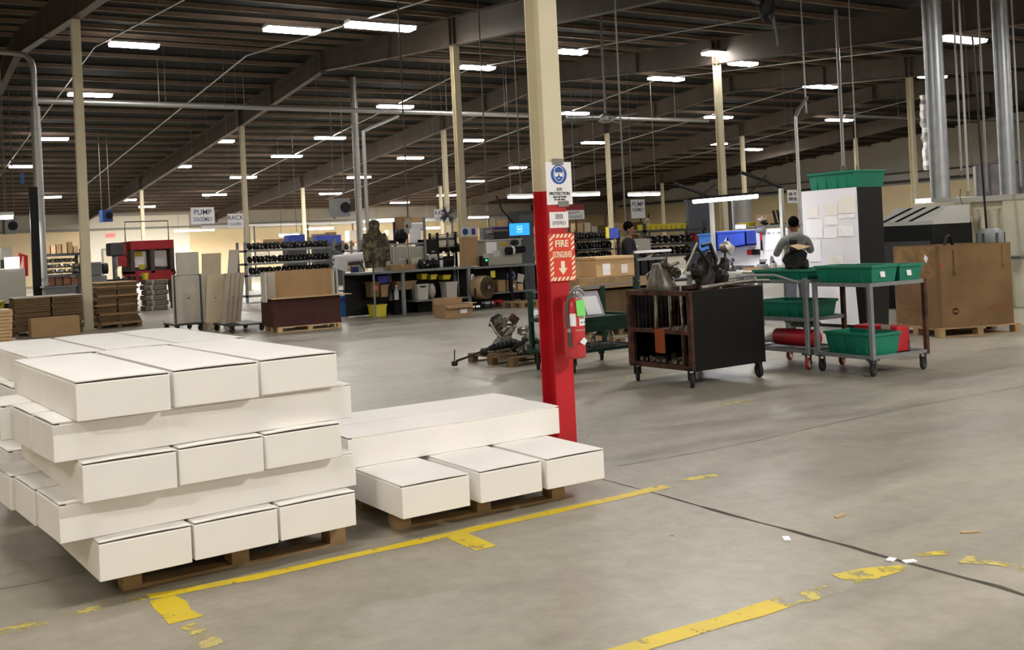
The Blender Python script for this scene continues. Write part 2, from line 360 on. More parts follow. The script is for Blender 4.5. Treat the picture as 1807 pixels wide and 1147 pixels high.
line([g0(262, 1053), g0(285, 1050), g0(448, 1019), g0(777, 947), g0(1100, 876), g0(1176, 858)], .085, P1, None, 12)
line([g0(1208, 848), g0(1264, 838)], .08, P2, None, 13, .4)
line([g0(285, 1056), g0(328, 1095)], .14, P1, None, 14, .2); line([g0(340, 1100), g0(385, 1143)], .06, P3, None, 15, .7)
line([g0(800, 942), g0(858, 968)], .14, P1, None, 16, .2); line([g0(808, 918), g0(790, 913)], .1, P3, None, 17, .5)
line([g0(1060, 1160), g0(1225, 1111), g0(1375, 1066)], .11, P1, None, 18, .3); line([g0(1375, 1066), g0(1475, 1040)], .11, P3, None, 19, .4)
line([g0(1490, 1024), g0(1598, 1001)], .1, P2, None, 20, .8); line([g0(1618, 981), g0(1678, 975)], .07, P2, None, 21, .7); line([g0(1700, 986), g0(1830, 1008)], .1, P3, None, 22, .5)
line([g0(1268, 714), g0(1326, 706)], .09, P3, None, 23, .6); line([g0(1040, 676), g0(1180, 658), g0(1300, 642), g0(1420, 628)], .09, P3, None, 24, .5)
# ================================================================== ceiling lights
mdiff = bpy.data.materials.new('lit_diffuser'); mdiff.use_nodes = True
b_ = mdiff.node_tree.nodes['Principled BSDF']; b_.inputs['Emission Color'].default_value = (1, .96, .9, 1); b_.inputs['Emission Strength'].default_value = 36; b_.inputs['Base Color'].default_value = (1, 1, 1, 1)
mhouse = mat('white_fixture_housing', 'd8d6d0', .5)
LD = {}
def lamp_data(L, power):
    k = (round(L, 1), power)
    if k not in LD:
        l = bpy.data.lights.new('tube_light', 'AREA'); l.shape = 'RECTANGLE'; l.size = L; l.size_y = .45; l.energy = power; l.color = (1, .955, .89); l.spread = math.pi; LD[k] = l
    return LD[k]
FIX = {}
def fixture(p, L, label, group=None, wd=.52, power=None, rz=0):
    "LED strip fixture: housing, lit diffuser, end caps, its own light"
    L = round(L, 1); key = (L, wd)
    t = thing('ceiling_light', label, 'ceiling light', p, rz, group)
    if key not in FIX:
        h = MB(); h.prism([(-wd/2, .0), (wd/2, .0), (wd/2*.6, .09), (-wd/2*.6, .09)], -L/2, L/2, Matrix.Rotation(math.pi/2, 4, 'Z'))
        a = h.build('housing', mhouse, t)
        dd = MB(); dd.prism([(-wd/2+.01, 0), (-wd/2+.05, -.085), (wd/2-.05, -.085), (wd/2-.01, 0)], -L/2+.02, L/2-.02, Matrix.Rotation(math.pi/2, 4, 'Z'))
        b = dd.build('diffuser', mdiff, t); FIX[key] = (a, b)
    else:
        for q in FIX[key]: c = q.copy(); COL.objects.link(c); c.parent = t
    lo = bpy.data.objects.new('lamp', lamp_data(L, power or (LAMP_W if p[1] < 48 and p[0] < 45 else 360.0))); COL.objects.link(lo); lo.parent = t; lo.location = (0, 0, -.1)
    return t
def light_at(xa, xb_, y, label, group=None, drop=.35, k=None):
    "fixture whose ends are seen at xa and xb_, hung `drop` below the purlins (or at k times the reference depth)"
    A = zp((xa+xb_)/2, y, 6.5); dirv = A-EYE
    if k is None:
        lo_, hi = .6, 2.0
        best = None
        for i in range(600):
            q = lo_+(hi-lo_)*i/600; P = EYE+dirv*q
            if P.z >= roofz(P.y)-drop: best = q; break
        k = best or 1.3
    P = EYE+dirv*k; l = (yp(xb_, y, P.y)-yp(xa, y, P.y)).x
    return fixture((P.x, P.y, P.z), max(1.1, min(2.6, l*.93)), label, group)
R_FAR = 'small bright strip light far back under the dark roof'
G_FAR = 'distant strip lights under the far roof slope'
LIGHTS = [
 (190, 283, 78, 'bright strip light high above the white box stack, first right of the tall left column', None),
 (118, 200, 166, 'strip light partly hidden behind the tall left cream column', None),
 (57, 122, 244, 'strip light beside the gooseneck conduit at the far left', None),
 (14, 74, 293, 'strip light crossing the gooseneck conduit just above a blue tag', None),
 (67, 110, 347, 'lowest strip light between the gooseneck conduit and the left column', None),
 (466, 564, 51.5, 'left one of the two big strip lights side by side at the top', None),
 (376, 410, 248, 'short strip light under the rafter left of the PUMP DISASSEMBLY column', None),
 (305, 333, 293, 'short strip light above the PUMP DISASSEMBLY sign', None),
 (405, 454, 312, 'strip light cut by the column behind the RACK sign', None),
 (555, 610, 242.5, 'strip light left of the silver drop pipe', None),
 (479, 533, 275, 'strip light between the two columns above the pump rack', None),
 (357, 400, 343, 'level strip light under the tilted one near the PUMP DISASSEMBLY sign', None),
 (211, 239, 352, R_FAR, G_FAR), (247, 272, 364, R_FAR, G_FAR), (564, 602, 341, R_FAR, G_FAR),
 (810, 872, 118, 'strip light touching the right side of the twin column left of the red column', None),
 (666, 729, 187, 'strip light between the silver drop pipe and the twin columns', None),
 (702, 747, 278, 'strip light hanging beside the thin drop cord', None),
 (613, 654, 312, 'strip light crossed by the silver drop pipe', None),
 (817, 852, 247, 'upper short strip light just right of the twin columns', None),
 (825, 853, 319, 'lower short strip light just right of the twin columns', None),
 (900, 928, 295, 'tiny strip light just left of the red column above the blue screen', None),
 (772, 805, 344, R_FAR, G_FAR), (689, 722, 357, R_FAR, G_FAR),
 (985, 1031, 90, 'upper strip light touching the right edge of the red and cream column', None),
 (992, 1038, 199, 'strip light behind the ceiling fan blades', None),
 (1146, 1205, 138, 'strip light left of the big one over the right-hand column', None),
 (1290, 1332, 111, 'smaller strip light just under the big one over the right-hand column', None),
 (1245, 1291, 206, 'strip light cut by the right-hand cream column', None),
 (1028, 1067, 251, 'strip light just below the ceiling fan', None),
 (1254, 1281, 253, 'small strip light cut by the right-hand cream column, lower of two', None),
 (1315, 1343, 263, 'small strip light right of the slim column with a duct', None),
 (1421, 1474, 152, 'strip light at the bend of the conduit right of the hanging cable', None),
 (1460, 1502, 211, 'strip light above the green tote on the cabinet', None),
 (1625, 1665, 134, 'strip light half hidden by the left silver duct', None),
]
for a, b, y, lab, g in LIGHTS: light_at(a, b, y, lab, g)
light_at(608, 735, 45, 'biggest and nearest strip light at the top left of the red column', None, k=1.26)
light_at(1242, 1336, 95, 'big strip light in front of the top of the right-hand cream column', None, k=1.25)
light_at(1657, 1734, 68, 'big strip light between the two silver ducts at the top right', None, k=1.17)
# unseen fixtures added overhead and behind; places and powers set for their light
for x, y in ((.6, 4.0), (-3, 20), (-4, 12), (-4, 0), (3.5, 17), (7.6, -1.0), (4, -9), (11, 12), (15, 2), (11, -8), (18.5, 8), (18.5, 1), (18.5, -6), (25.5, 8), (25.5, 0), (33, 14), (33, 6), (33, -2), (41, 14), (41, 5), (50, 22), (50, 12)):
    fixture((x, y, roofz(y)-.6), 1.8, 'strip light over the near aisle, out of view above and behind the white boxes', 'strip lights over the near aisle', power=500 if x == 7.6 else 36 if x == .6 else 120 if (x < 20 and y < 13) else 90)
# two fluorescent strips hung on thin cords, tilted one near the sign
# ================================================================== white boxes on pallets
BL, BW, BH = 1.53, .428, .185
def white_box(name='white_box'):
    "long mailer box lying along local +Y from its front left bottom corner; slit under the lid at both short ends"
    t = thing(name, 'x', 'box')
    b = MB().box(0, BW, 0, BL, 0, BH-.014); b.box(.004, BW-.004, .03, BL-.03, BH-.014, BH-.004); b.build('body', M_white, t, .004)
    l = MB(); l.sheet([[(x, y, BH-.001-(.003 if (j in (0, 3)) else 0)) for j, x in enumerate((.002, BW*.33, BW*.67, BW-.002))] for y in (.002, BL*.3, BL*.7, BL-.002)], .005)
    l.build('lid', M_white, t, 0, True)
    MB().box(.006, BW-.006, -.0+.012, .03, BH-.014, BH-.005).build('lid_flap', M_slitshade, t)  # flap coloured dark to paint the shade in the slit
    return t
box0 = white_box(); first = [True]
def put_box(x, y, z, rz, label, group):
    if first[0]:
        first[0] = False; box0.location = (x, y, z); box0.rotation_euler = (0, 0, rz); box0['label'] = label; box0['group'] = group; return box0
    return copy_tree(box0, None, (x, y, z), rz, label, group)
LAY = {1: 'bottom', 2: 'second', 3: 'middle', 4: 'fourth', 5: 'top'}
def layer(x, y, a, z, odd, words, group, R, n=3, skip=0, shift=(0, 0, 0), gap=.02):
    ca, sa = math.cos(a), math.sin(a)
    for i in range(skip, n):
        if odd:
            ox = i*(BW+gap) if not isinstance(gap, tuple) else gap[i]; px, py, r = x+ox*ca, y+ox*sa, min(a, .05)+R.uniform(-.006, .006); wd = ('left', 'centre', 'right')[i]
            lab = f'white box, short end facing out, {wd} of three, {words}'
        else:       # turned a quarter: long side to the aisle
            oy = i*(BW+.018)+BW; ox = -shift[i]; px, py, r = x-oy*math.sin(min(a, .08))+ox, y+oy+ox*.08, min(a, .08)-math.pi/2+R.uniform(-.002, .002); wd = ('front', 'middle', 'rear')[i]
            lab = f'white box, long side facing out, {wd} of three, {words}'
        put_box(px, py, z, r, lab, group)
R = random.Random(5)
PZ = .128
S1 = {1: (.908, 5.112, .088), 2: (.757, 5.19, .1), 3: (.85, 5.098, .112), 4: (.745, 5.181, .139), 5: (.836, 5.096, .149)}
for n, (x, y, a) in S1.items():
    layer(x, y, a, PZ+(n-1)*.187, n % 2, f'{LAY[n]} layer, tall front stack', 'white boxes of the tall front stack', R, shift=(0, 0, .05) if n == 4 else (0, .01, .03), gap=.033 if n == 5 else .02)
S1B = {1: (.93, 6.88, .1), 2: (.74, 6.9, .1), 3: (.86, 6.86, .1), 4: (.78, 6.9, .1), 5: (.85, 6.72, .1)}
for n, (x, y, a) in S1B.items():
    layer(x, y, a, PZ+(n-1)*.187, n % 2, f'{LAY[n]} layer, rear stack', 'white boxes of the stack behind', R, shift=(0, .01, .02))
layer(2.48, 5.165, .012, .12, True, 'low stack by column', 'white boxes of the low stack', R, gap=(0, .497, .962))
for i, wd in ((0, 'front'), (1, 'rear')):
    put_box(2.43+.02*i, 5.77+i*.455+BW, .12+.187, -math.pi/2+.008-.012*i, f'white box lying lengthwise on the low stack by the red column, {wd} of the two', 'white boxes of the low stack')
def pallet(name, label, loc, rz, w, dp_, h=.12, m=M_wood, nb=7, group=None):
    t = thing(name, label, 'pallet', loc, rz, group)
    bw = .095
    for i in range(nb):
        y = (dp_-bw)*i/(nb-1); MB().box(0, w, y, y+bw, h-.018, h).build('deck_board', m, t)
    for x in (0, w/2-.045, w-.09): MB().box(x, x+.09, 0, dp_, h-.03, h-.018).build('stringer', m, t)
    for x in (0, w/2-.045, w-.09):
        for y in (0, dp_/2-.06, dp_-.12): MB().box(x, x+.09, y, y+.12, .016, h-.03).build('block', m, t)
    for y in (0, dp_/2-.05, dp_-.1): MB().box(0, w, y, y+.1, 0, .016).build('bottom_board', m, t)
    return t
pallet('wooden_pallet', 'wooden pallet under the tall front stack of white boxes', (1.05, 5.33, 0), .02, 1.17, 1.25, .126)
pallet('wooden_pallet', 'wooden pallet under the rear stack of white boxes', (1.0, 6.95, 0), .1, 1.1, 1.3, .126)
pallet('wooden_pallet', 'wooden pallet under the low white stack at the red column', (2.55, 5.4, 0), -.06, 1.12, 1.2, .118)
# ================================================================== on the red and cream column
CF_Y = 6.658                                            # front of the column flange
def sheet_on_y(x1, y1, x2, y2, Y): return yb(x1, y1, x2, y2, Y)
a = yb(964, 286, 1009, 361, CF_Y-.006); w, h = a[1]-a[0], a[3]-a[2]
t = thing('safety_sign', 'white sign with blue goggled head reading EYE PROTECTION, taped to column', 'sign', ((a[0]+a[1])/2, CF_Y-.006, (a[2]+a[3])/2))
MB().box(-w/2, w/2, 0, .003, -h/2, h/2).build('panel', M_signw, t)
cz = h*.5-.098; mbl = mat('sign_blue', '1f4f9e', .5); wht = mat('sign_white_print', 'f4f4f4', .6)
MB().cyl((0, -.001, cz), (0, 0, cz), .075, None, 32).build('blue_disc', mbl, t)
fc = MB()          # white outline of a head with cap and goggles
out = [(-.044, .02), (-.04, .045), (-.02, .06), (0, .064), (.02, .06), (.04, .045), (.044, .02), (.047, -.005), (.04, -.022), (.024, -.046), (0, -.06), (-.024, -.046), (-.04, -.022), (-.047, -.005)]
fc.tube([(x, -.0015, cz+z) for x, z in out], .0032, 6, closed=True)
fc.prism([(x*1, z+cz) for x, z in [(-.044, .017), (.044, .017), (.044, .008), (-.044, .008)]], -.002, -.001)
for sx in (-1, 1): fc.prism([(sx*x, z+cz) for x, z in [(.004, .012), (.038, .012), (.037, -.008), (.028, -.017), (.014, -.015), (.006, -.004)]], -.002, -.001)
fc.prism([(x, z+cz) for x, z in [(-.012, -.026), (.012, -.026), (.009, -.032), (-.009, -.032)]], -.002, -.001)
fc.build('goggled_head', wht, t)
for z, s_, b in ((-.048, .034, 'EYE'), (-.081, .034, 'PROTECTION'), (-.107, .0185, 'MUST BE WORN'), (-.127, .0185, 'IN THIS AREA')): text('lettering', b, s_, M_ink, t, on_y(0, -.0015, z), sx=.92, bold=.0006)
MB().cbox((-.005, -.003, h/2+.002), (.1, .004, .048), (0, .03, 0)).build('tape_strip', M_tape, t); MB().cbox((.03, -.003, -h/2+.005), (.1, .004, .045), (0, -.02, 0)).build('tape_strip', M_tape, t)
a = yb(970, 374, 1003, 402, CF_Y-.004); w, h = a[1]-a[0], a[3]-a[2]
t = thing('barcode_label', 'small white barcode label reading EPSPRD on the red paint', 'label', ((a[0]+a[1])/2, CF_Y-.004, (a[2]+a[3])/2))
MB().box(-w/2, w/2, 0, .002, -h/2, h/2).build('panel', M_signw, t)
bm_ = MB(); x = -w*.2
R = random.Random(2)
while x < w*.2: q = R.choice((.0015, .003)); bm_.box(x, x+q, -.001, 0, .006, h*.38); x += q+R.choice((.002, .0035))
bm_.build('barcode', mat('grey_print', '77757a', .7), t); text('lettering', 'EPSPRD', .042, mat('grey_print', '77757a', .7), t, on_y(0, -.001, -.026), sx=.9)
a = yb(970, 412, 1015, 496, CF_Y-.02); w, h = a[1]-a[0], a[3]-a[2]
t = thing('extinguisher_sign', 'red FIRE EXTINGUISHER sign with striped border and white arrow', 'sign', ((a[0]+a[1])/2, CF_Y-.02, (a[2]+a[3])/2))
mso = mat('sign_orange_red', 'd8432f', .5); msc = mat('sign_cream_print', 'efe6c8', .6)
MB().box(-w/2, w/2, 0, .02, -h/2, h/2).build('panel', mso, t)
st = MB(); q = .03; n = 9
for i in range(n):
    z = -h/2+.012+i*(h-.02)/n
    for xa, xb_ in ((-w/2+.004, -w/2+.034), (w/2-.034, w/2-.004)):
        if -.065 < z-.02 < .075 and True: pass
        if not (-.005 < z < .06): st.prism([(xa, z-.012), (xb_, z+.012), (xb_, z+.03), (xa, z+.006)], -.0012, 0)
for i in range(5):
    x = -w/2+.03+i*(w-.05)/5
    for za, zb_ in ((-h/2+.004, -h/2+.032), (h/2-.032, h/2-.004)): st.prism([(x-.006, za), (x+.014, za), (x+.034, zb_), (x+.014, zb_)], -.0012, 0)
st.build('striped_border', msc, t)
text('lettering', 'FIRE', .074, msc, t, on_y(-.002, -.001, h*.5-.08), sx=.95, bold=.0016); text('lettering', 'EXTINGUISHER', .066, msc, t, on_y(0, -.001, h*.5-.165), sx=.4, bold=.0008)
MB().prism([(-.018, -.03), (.018, -.03), (.018, -.085), (.042, -.085), (0, -.135), (-.042, -.085), (-.018, -.085)], -.0015, 0).build('arrow', msc, t)
# extinguisher
p = yp(1014, 632, 6.52); ex = thing('fire_extinguisher', 'red fire extinguisher hanging on the red column foot under its sign', 'fire extinguisher', (p.x+.01, 6.52, p.z)); Hh = .5
mex = mat('extinguisher_red', 'c23a3c', .35, var=.12, scale=5)
MB().lathe([(.06, 0), (.079, .008), (.082, .02), (.082, .385), (.074, .42), (.05, .45), (.028, .462)], n=32).build('cylinder', mex, ex, 0, True)
MB().lathe([(.026, .46), (.03, .47), (.03, .5), (.02, .515)], n=16).build('valve', M_steel, ex, 0, True)
MB().tube([(.0, -.02, .515), (.03, -.03, .53), (.07, -.03, .505), (.088, -.03, .47)], [.011, .01, .009, .007], 8).build('carry_handle', M_steel, ex, 0, True)
MB().tube([(-.02, -.01, .5), (.0, -.03, .545), (.04, -.03, .55)], .009, 8).build('squeeze_lever', M_steel, ex, 0, True)
MB().lathe([(.016, 0), (.018, .004), (.018, .016), (.012, .018)], (.015, -.03, .495), (0, -1, 0), 14).build('pressure_gauge', M_steel, ex, 0, True)
hs = MB().tube([(-.015, -.02, .49), (-.05, -.045, .495), (-.085, -.05, .46), (-.1, -.05, .4), (-.098, -.05, .3), (-.088, -.05, .22)], .012, 10); hs.build('hose', mat('grey_rubber_hose', '4d4a44', .6), ex, 0, True)
MB().cyl((-.088, -.05, .235), (-.084, -.05, .205), .0145).build('hose_ferrule', M_steel, ex, 0, True)
MB().tube([(-.084, -.05, .21), (-.078, -.052, .1)], [.013, .018], 10).build('nozzle_horn', mat('dark_grey_rubber', '45433f', .6), ex, 0, True)
def wrap(a0, a1, z0, z1, r): 
    n = 8; return [[(r*math.sin(a0+(a1-a0)*i/n), -r*math.cos(a0+(a1-a0)*i/n), z) for i in range(n+1)] for z in (z0, z1)]
MB().sheet(wrap(-1.0, -.42, .25, .345, .0832), .001).build('instruction_label', M_paper, ex)
MB().sheet(wrap(-.1, 1.0, .25, .318, .0832), .001).build('instruction_label', M_paper, ex)
ib = MB()
for q in (.15, .55): ib.lathe([(.009, 0), (.009, .001)], (.0842*math.sin(q), -.0842*math.cos(q), .275), (math.sin(q), -math.cos(q), 0), 12)
ib.build('hazard_pictogram', mat('grey_print', '77757a', .7), ex)
MB().sheet(wrap(-.05, .55, .3, .335, .0838), .001).build('grey_tag', mat('grey_card', '8f8d88', .7), ex)
MB().sheet([[(-.035+.075*i/4, -.096+.01*(j/3)+.004*math.sin(i), .325+.12*j/3) for i in range(5)] for j in range(4)], .001).build('green_tag', mat('fluorescent_green_tag', '79e070', .6), ex)
MB().prism([(-.065, 0), (0, .032), (.042, 0), (0, -.03)], 0, .002, Matrix.Translation((.03, -.084, .13)) @ Matrix.Rotation(.38, 4, 'Z')).build('diamond_emblem', M_paper, ex)
MB().sheet(wrap(-.5, .8, .212, .222, .0825), .001).build('worn_band', mat('worn_silver_band', 'a98f88', .5), ex)
MB().box(-.03, .03, .07, .1, .3, .48).build('wall_bracket', M_red, ex)
# ================================================================== carts and crates on the right
def caster(parent, x, y, r=.075, w=.035, m=M_rubber, hub=M_grey, a=0., fork=M_blackm, top=None):
    "caster wheel with fork, standing on the floor"
    c = MB(); ca, sa = math.cos(a), math.sin(a); ax = Vector((-sa, ca, 0))
    c.lathe([(r*.55, -w/2), (r*.92, -w/2), (r, -w/2+.008), (r, w/2-.008), (r*.92, w/2), (r*.55, w/2)], (x, y, r), ax, 20); o = c.build('caster_wheel', m, parent, 0, True)
    MB().lathe([(r*.6, -w/2-.003), (r*.6, w/2+.003)], (x, y, r), ax, 14).build('hub', hub, o, 0, False)
    H = top or 2*r+.05; f = MB()
    for s in (-1, 1):
        q = ax*s*(w/2+.01); f.tube([(x+q.x, y+q.y, r), (x+q.x, y+q.y, H-.02)], .012, 6)
    f.cbox((x, y, H-.01), (.1, .1, .02)); f.build('caster_fork', fork, o)
    return o
def tote(name, label, loc, rz, L, Wd, H, m=M_green, group=None, tags=((0, 1),), empty=True):
    "stacking tote: hollow tapered tub with rim, ribs and paper labels"
    t = thing(name, label, 'tote', loc, rz, group); k = .03; th = .006; b = MB()
    def wall(a0, a1, z0, z1): pass
    o_ = [(-L/2+k, -Wd/2+k, 0), (L/2-k, -Wd/2+k, 0), (L/2-k, Wd/2-k, 0), (-L/2+k, Wd/2-k, 0)]; p_ = [(-L/2, -Wd/2, H), (L/2, -Wd/2, H), (L/2, Wd/2, H), (-L/2, Wd/2, H)]
    i_ = [(-L/2+k+th, -Wd/2+k+th, th), (L/2-k-th, -Wd/2+k+th, th), (L/2-k-th, Wd/2-k-th, th), (-L/2+k+th, Wd/2-k-th, th)]; j_ = [(-L/2+th, -Wd/2+th, H), (L/2-th, -Wd/2+th, H), (L/2-th, Wd/2-th, H), (-L/2+th, Wd/2-th, H)]
    fs = [(3, 2, 1, 0), (8, 9, 10, 11)]
    for q in range(4): r = (q+1) % 4; fs += [(q, r, 4+r, 4+q), (8+q, 12+q, 12+r, 8+r), (4+q, 4+r, 12+r, 12+q)]
    b.add(o_+p_+i_+j_, fs); b.build('tub', m, t)
    r = MB()
    for s in (-1, 1): r.box(-L/2-.015, L/2+.015, s*Wd/2-.012, s*Wd/2+.012, H-.03, H); r.box(s*L/2-.012, s*L/2+.012, -Wd/2, Wd/2, H-.03, H)
    r.build('rim', m, t, .004)
    for s in (-1, 1):
        for q in (-.32, -.12, .12, .32): MB().prism([(q*L-.008, .02), (q*L+.008, .02), (q*L+.008, H-.03), (q*L-.008, H-.03)], s*(Wd/2-k)-.004, s*(Wd/2-k)+.022*1).build('rib', m, t)
    for f, sgn in tags:
        if f == 0: MB().cbox((-L/2+.012-.006, 0.03*sgn, H*.5), (.004, .07, .06), (0, .15, 0)).build('paper_label', M_signw, t)
        else: MB().cbox((.04*sgn, -Wd/2+.008, H*.5), (.08, .004, .06), (-.15, 0, 0)).build('paper_label', mat('yellowed_label', 'd9cfae', .8), t)
    return t
def frame_rails(mb, x0, x1, y0, y1, z, s=.02):
    mb.box(x0, x1, y0-s, y0+s, z-s, z+s); mb.box(x0, x1, y1-s, y1+s, z-s, z+s); mb.box(x0-s, x0+s, y0, y1, z-s, z+s); mb.box(x1-s, x1+s, y0, y1, z-s, z+s); return mb
# --- black sheet-sided cart with rusty open end
bc = thing('scrap_cart', 'black sheet-sided cart with rusty open frame end, on casters, loaded with old parts', 'cart', (7.32, 8.19, 0), .03); L_, D_ = 1.03, .96; zb, zt = .2, 1.0
fr = MB()
for x in (0, L_):
    for y in (0, D_): fr.box(x-.025, x+.025, y-.025, y+.025, zb-.02, zt)
for z in (zb, zt-.02): frame_rails(fr, 0, L_, 0, D_, z, .025)
fr.box(-.02, .02, 0, D_, .55, .59); fr.box(-.02, .02, .1, .13, .2, .56); fr.box(-.02, .02, D_-.06, D_-.02, .2, .56); fr.build('frame', M_rust, bc)
MB().box(.02, L_+.03, -.03, -.02, zb-.03, zt-.0).build('side_sheet', mat('black_sheet_metal', '0d0d0d', .6, .0, var=.3, scale=5, spec=.2), bc); MB().box(.02, L_, D_+.0, D_+.01, zb, zt-.03).build('side_sheet', M_blackm, bc); MB().box(L_-.01, L_+.01, 0, D_, zb, zt-.03).build('end_sheet', M_blackm, bc)
MB().box(0, L_, 0, D_, zb-.01, zb+.01).build('floor_plate', M_rust, bc); MB().box(.02, L_, .03, D_-.03, .56, .575).build('shelf', M_rust, bc)
MB().box(-.032, -.022, .38, .53, .34, .6).build('rust_flap', mat('orange_rust_plate', '9a4a25', .8, var=.2), bc)
mw = MB()
for i in range(14): mw.tube([(0, .05+i*.064, .58), (0, .05+i*.064, zt-.03)], .003, 5)
mw.build('wire_end', M_rust, bc)
for x, y in ((.0, .02), (.02, .9), (1.0, .02), (1.0, .93)): caster(bc, x, y, .078, .04, M_rubber, M_greydk, .9 if x < .5 else 1.2, top=.2)
MB().tube([(.15, -.02, zt+.03), (.5, -.01, zt+.05), (.95, .02, zt+.06), (1.2, .0, zt+.045)], .022, 8).build('edge_tube', M_oily, bc, 0, True)
R = random.Random(8); db = MB()
for i in range(46): db.blob((R.uniform(.03, .4), R.uniform(.08, .88), zb+.02+R.uniform(0, .03)), R.uniform(.02, .05), i, 6, 4, .35)
tag(db.build('metal_debris', M_oily, bc), kind='stuff')
# old gearbox housings sticking out of the cart
BX, BY = 7.32, 8.19
ga = thing('bell_housing', 'upside-down grey bell housing on thin legs sticking out of the black cart', 'machine part', (BX+.22, BY+.62, .582))
MB().lathe([(.16, .38), (.17, .42), (.15, .5), (.1, .6), (.07, .66), (.06, .7)], (0, 0, .02), (-.15, 0, 1), 18).build('bell', M_oily, ga, 0, True)
for q, (x, y) in enumerate(((-.08, .1), (.02, -.03), (.1, -.14))): MB().tube([(x, y, 0), (x*.9, y*.9, .46)], .02, 8).build('leg', M_alu, ga, 0, True)
MB().tube([(-.16, .02, .62), (-.02, -.02, .66), (.08, -.1, .7), (.1, -.12, .72)], .016, 8).build('shift_rod', M_alu, ga, 0, True)
k_ = MB()
for i, (x, y, z, r) in enumerate(((-.1, .1, .56, .07), (.05, -.1, .6, .06), (.0, .12, .66, .05), (-.06, -.06, .7, .05), (.1, .04, .64, .06))): k_.blob((x, y, z), r, i+3, 8, 5, .3)
k_.build('bracket', M_oily, ga)
gb = thing('steering_gear', 'dark cast steering gear with hoses standing upright in the black cart', 'machine part', (BX+.52, BY+.3, .582))
g_ = MB()
for i, (x, y, z, r) in enumerate(((0, 0, .5, .13), (.05, .05, .66, .1), (-.1, .02, .62, .08), (.16, -.05, .55, .1), (.0, -.02, .34, .1), (.12, .06, .74, .07), (.22, -.06, .66, .07))): g_.blob((x, y, z), (r*.9, r*.9, r*1.2), i+20, 9, 6, .22)
g_.build('casting', M_iron, gb)
for i, pts in enumerate((((-.2, .1, .74), (-.08, .02, .86), (.02, -.02, .7), (.06, -.03, .45)), ((.05, 0, .45), (.16, 0, .72), (.1, .02, .9), (.0, .04, .88)), ((.22, -.05, .6), (.26, -.04, .78), (.33, -.02, .95)), ((-.26, .06, .6), (-.16, .02, .8), (-.1, 0, .92)))): MB().tube(pts, .022 if i < 2 else .012, 8).build('hose', M_black if i < 3 else M_alu, gb, 0, True)
MB().lathe([(.05, 0), (.06, .02), (.06, .09), (.03, .1)], (.2, -.06, .84), (.2, -.9, .3), 14).build('pulley', M_alu, gb, 0, True); MB().cbox((.28, -.1, .84), (.14, .02, .1), (.2, .5, .3)).build('bracket', M_greylt, gb); MB().box(-.06, .06, -.06, .06, 0, .3).build('pedestal', M_iron, gb)
gc = thing('pump_casting', 'dull grey pump casting lying on top of the black cart', 'machine part', (BX+.8, BY+.45, .582))
g_ = MB()
for i, (x, y, z, r) in enumerate(((0, 0, .42, .09), (.1, .02, .45, .07), (.06, -.05, .56, .06), (0, 0, .25, .1), (.02, .03, .1, .1))): g_.blob((x, y, z), r, i+40, 9, 6, .25)
g_.build('casting', M_oily, gc); MB().tube([(.02, -.02, .55), (.14, -.04, .6), (.2, -.05, .63)], .013, 8).build('shaft', M_alu, gc, 0, True)
# --- dark green mesh cart behind the column
gx, gy = 7.15, 10.25
gr = thing('mesh_cart', 'dark green steel mesh cart just behind the red column', 'cart', (gx, gy, 0), .02); L_, D_ = 1.15, .68
f = MB()
for x in (0, L_):
    for y in (0, D_): f.box(x-.025, x+.025, y-.025, y+.025, .2, .98 if y else 1.1)
for z in (.24, .62): frame_rails(f, 0, L_, 0, D_, z, .022)
f.build('frame', M_greendk, gr)
def wire_mesh(mb, x0, x1, y0, y1, z, st=.06, r=.003):
    n = int((x1-x0)/st)
    for i in range(n+1): mb.tube([(x0+(x1-x0)*i/n, y0, z), (x0+(x1-x0)*i/n, y1, z)], r, 4)
    n = int((y1-y0)/st)
    for i in range(n+1): mb.tube([(x0, y0+(y1-y0)*i/n, z), (x1, y0+(y1-y0)*i/n, z)], r, 4)
    return mb
wire_mesh(MB(), 0, L_, 0, D_, .245, .05, .005).build('mesh_shelf', M_greydk, gr); MB().box(0, L_, -.01, .01, .46, .62).build('side_panel', M_greendk, gr); MB().box(0, L_, 0, D_, .6, .61).build('shelf', M_greendk, gr)
MB().tube([(0, 0, 1.0), (L_+.1, 0, 1.04)], .008, 6).build('top_rail', M_steel, gr); MB().tube([(0, D_, .96), (L_, D_, .96)], .008, 6).build('top_rail', M_steel, gr)
for x, y in ((.02, .6), (.1, -.03), (1.12, .72), (1.1, .0)): caster(gr, x, y, .09, .04, M_rubber, M_blackm, 1.0, top=.22)
sl = MB(); sl.sheet([[(-.15, 0, 0), (.15, 0, 0)], [(-.15, .16, .3), (.15, .16, .3)]], .004)
p = yp(1057, 553, gy-.04); t = thing('document_pouch', 'clear plastic pouch with a printed sheet leaning in the green mesh cart', 'pouch', (p.x, gy+.05, .65), -.1); sl.build('pouch', mat('clear_plastic', 'b4b3bb', .25, spec=.6), t)
MB().sheet([[(-.1, -.006, .02), (.11, -.006, .02)], [(-.1, .125, .24), (.11, .125, .24)]], .002).build('printed_sheet', M_paper, t)
for i, (px, lab) in enumerate(((1047, 'small brass fitting on the mesh shelf of the green cart'), (1078, 'pale bottle-shaped fitting on the mesh shelf of the green cart'))):
    p = yp(px, 586, gy+.25); tt = thing('pipe_fitting', lab, 'fitting', (p.x, gy+.25, .252)); MB().lathe([(.035, 0), (.042, .01), (.042, .1), (.028, .13)] if i == 0 else [(.03, 0), (.036, .02), (.036, .14), (.018, .17), (.018, .22), (.03, .225), (.03, .25)], n=14).build('fitting_body', M_alu, tt, 0, True)
    MB().lathe([(.03, 0), (.03, .02)], (0, 0, .13 if i == 0 else .25), n=6).build('hex_nut', M_steel, tt)
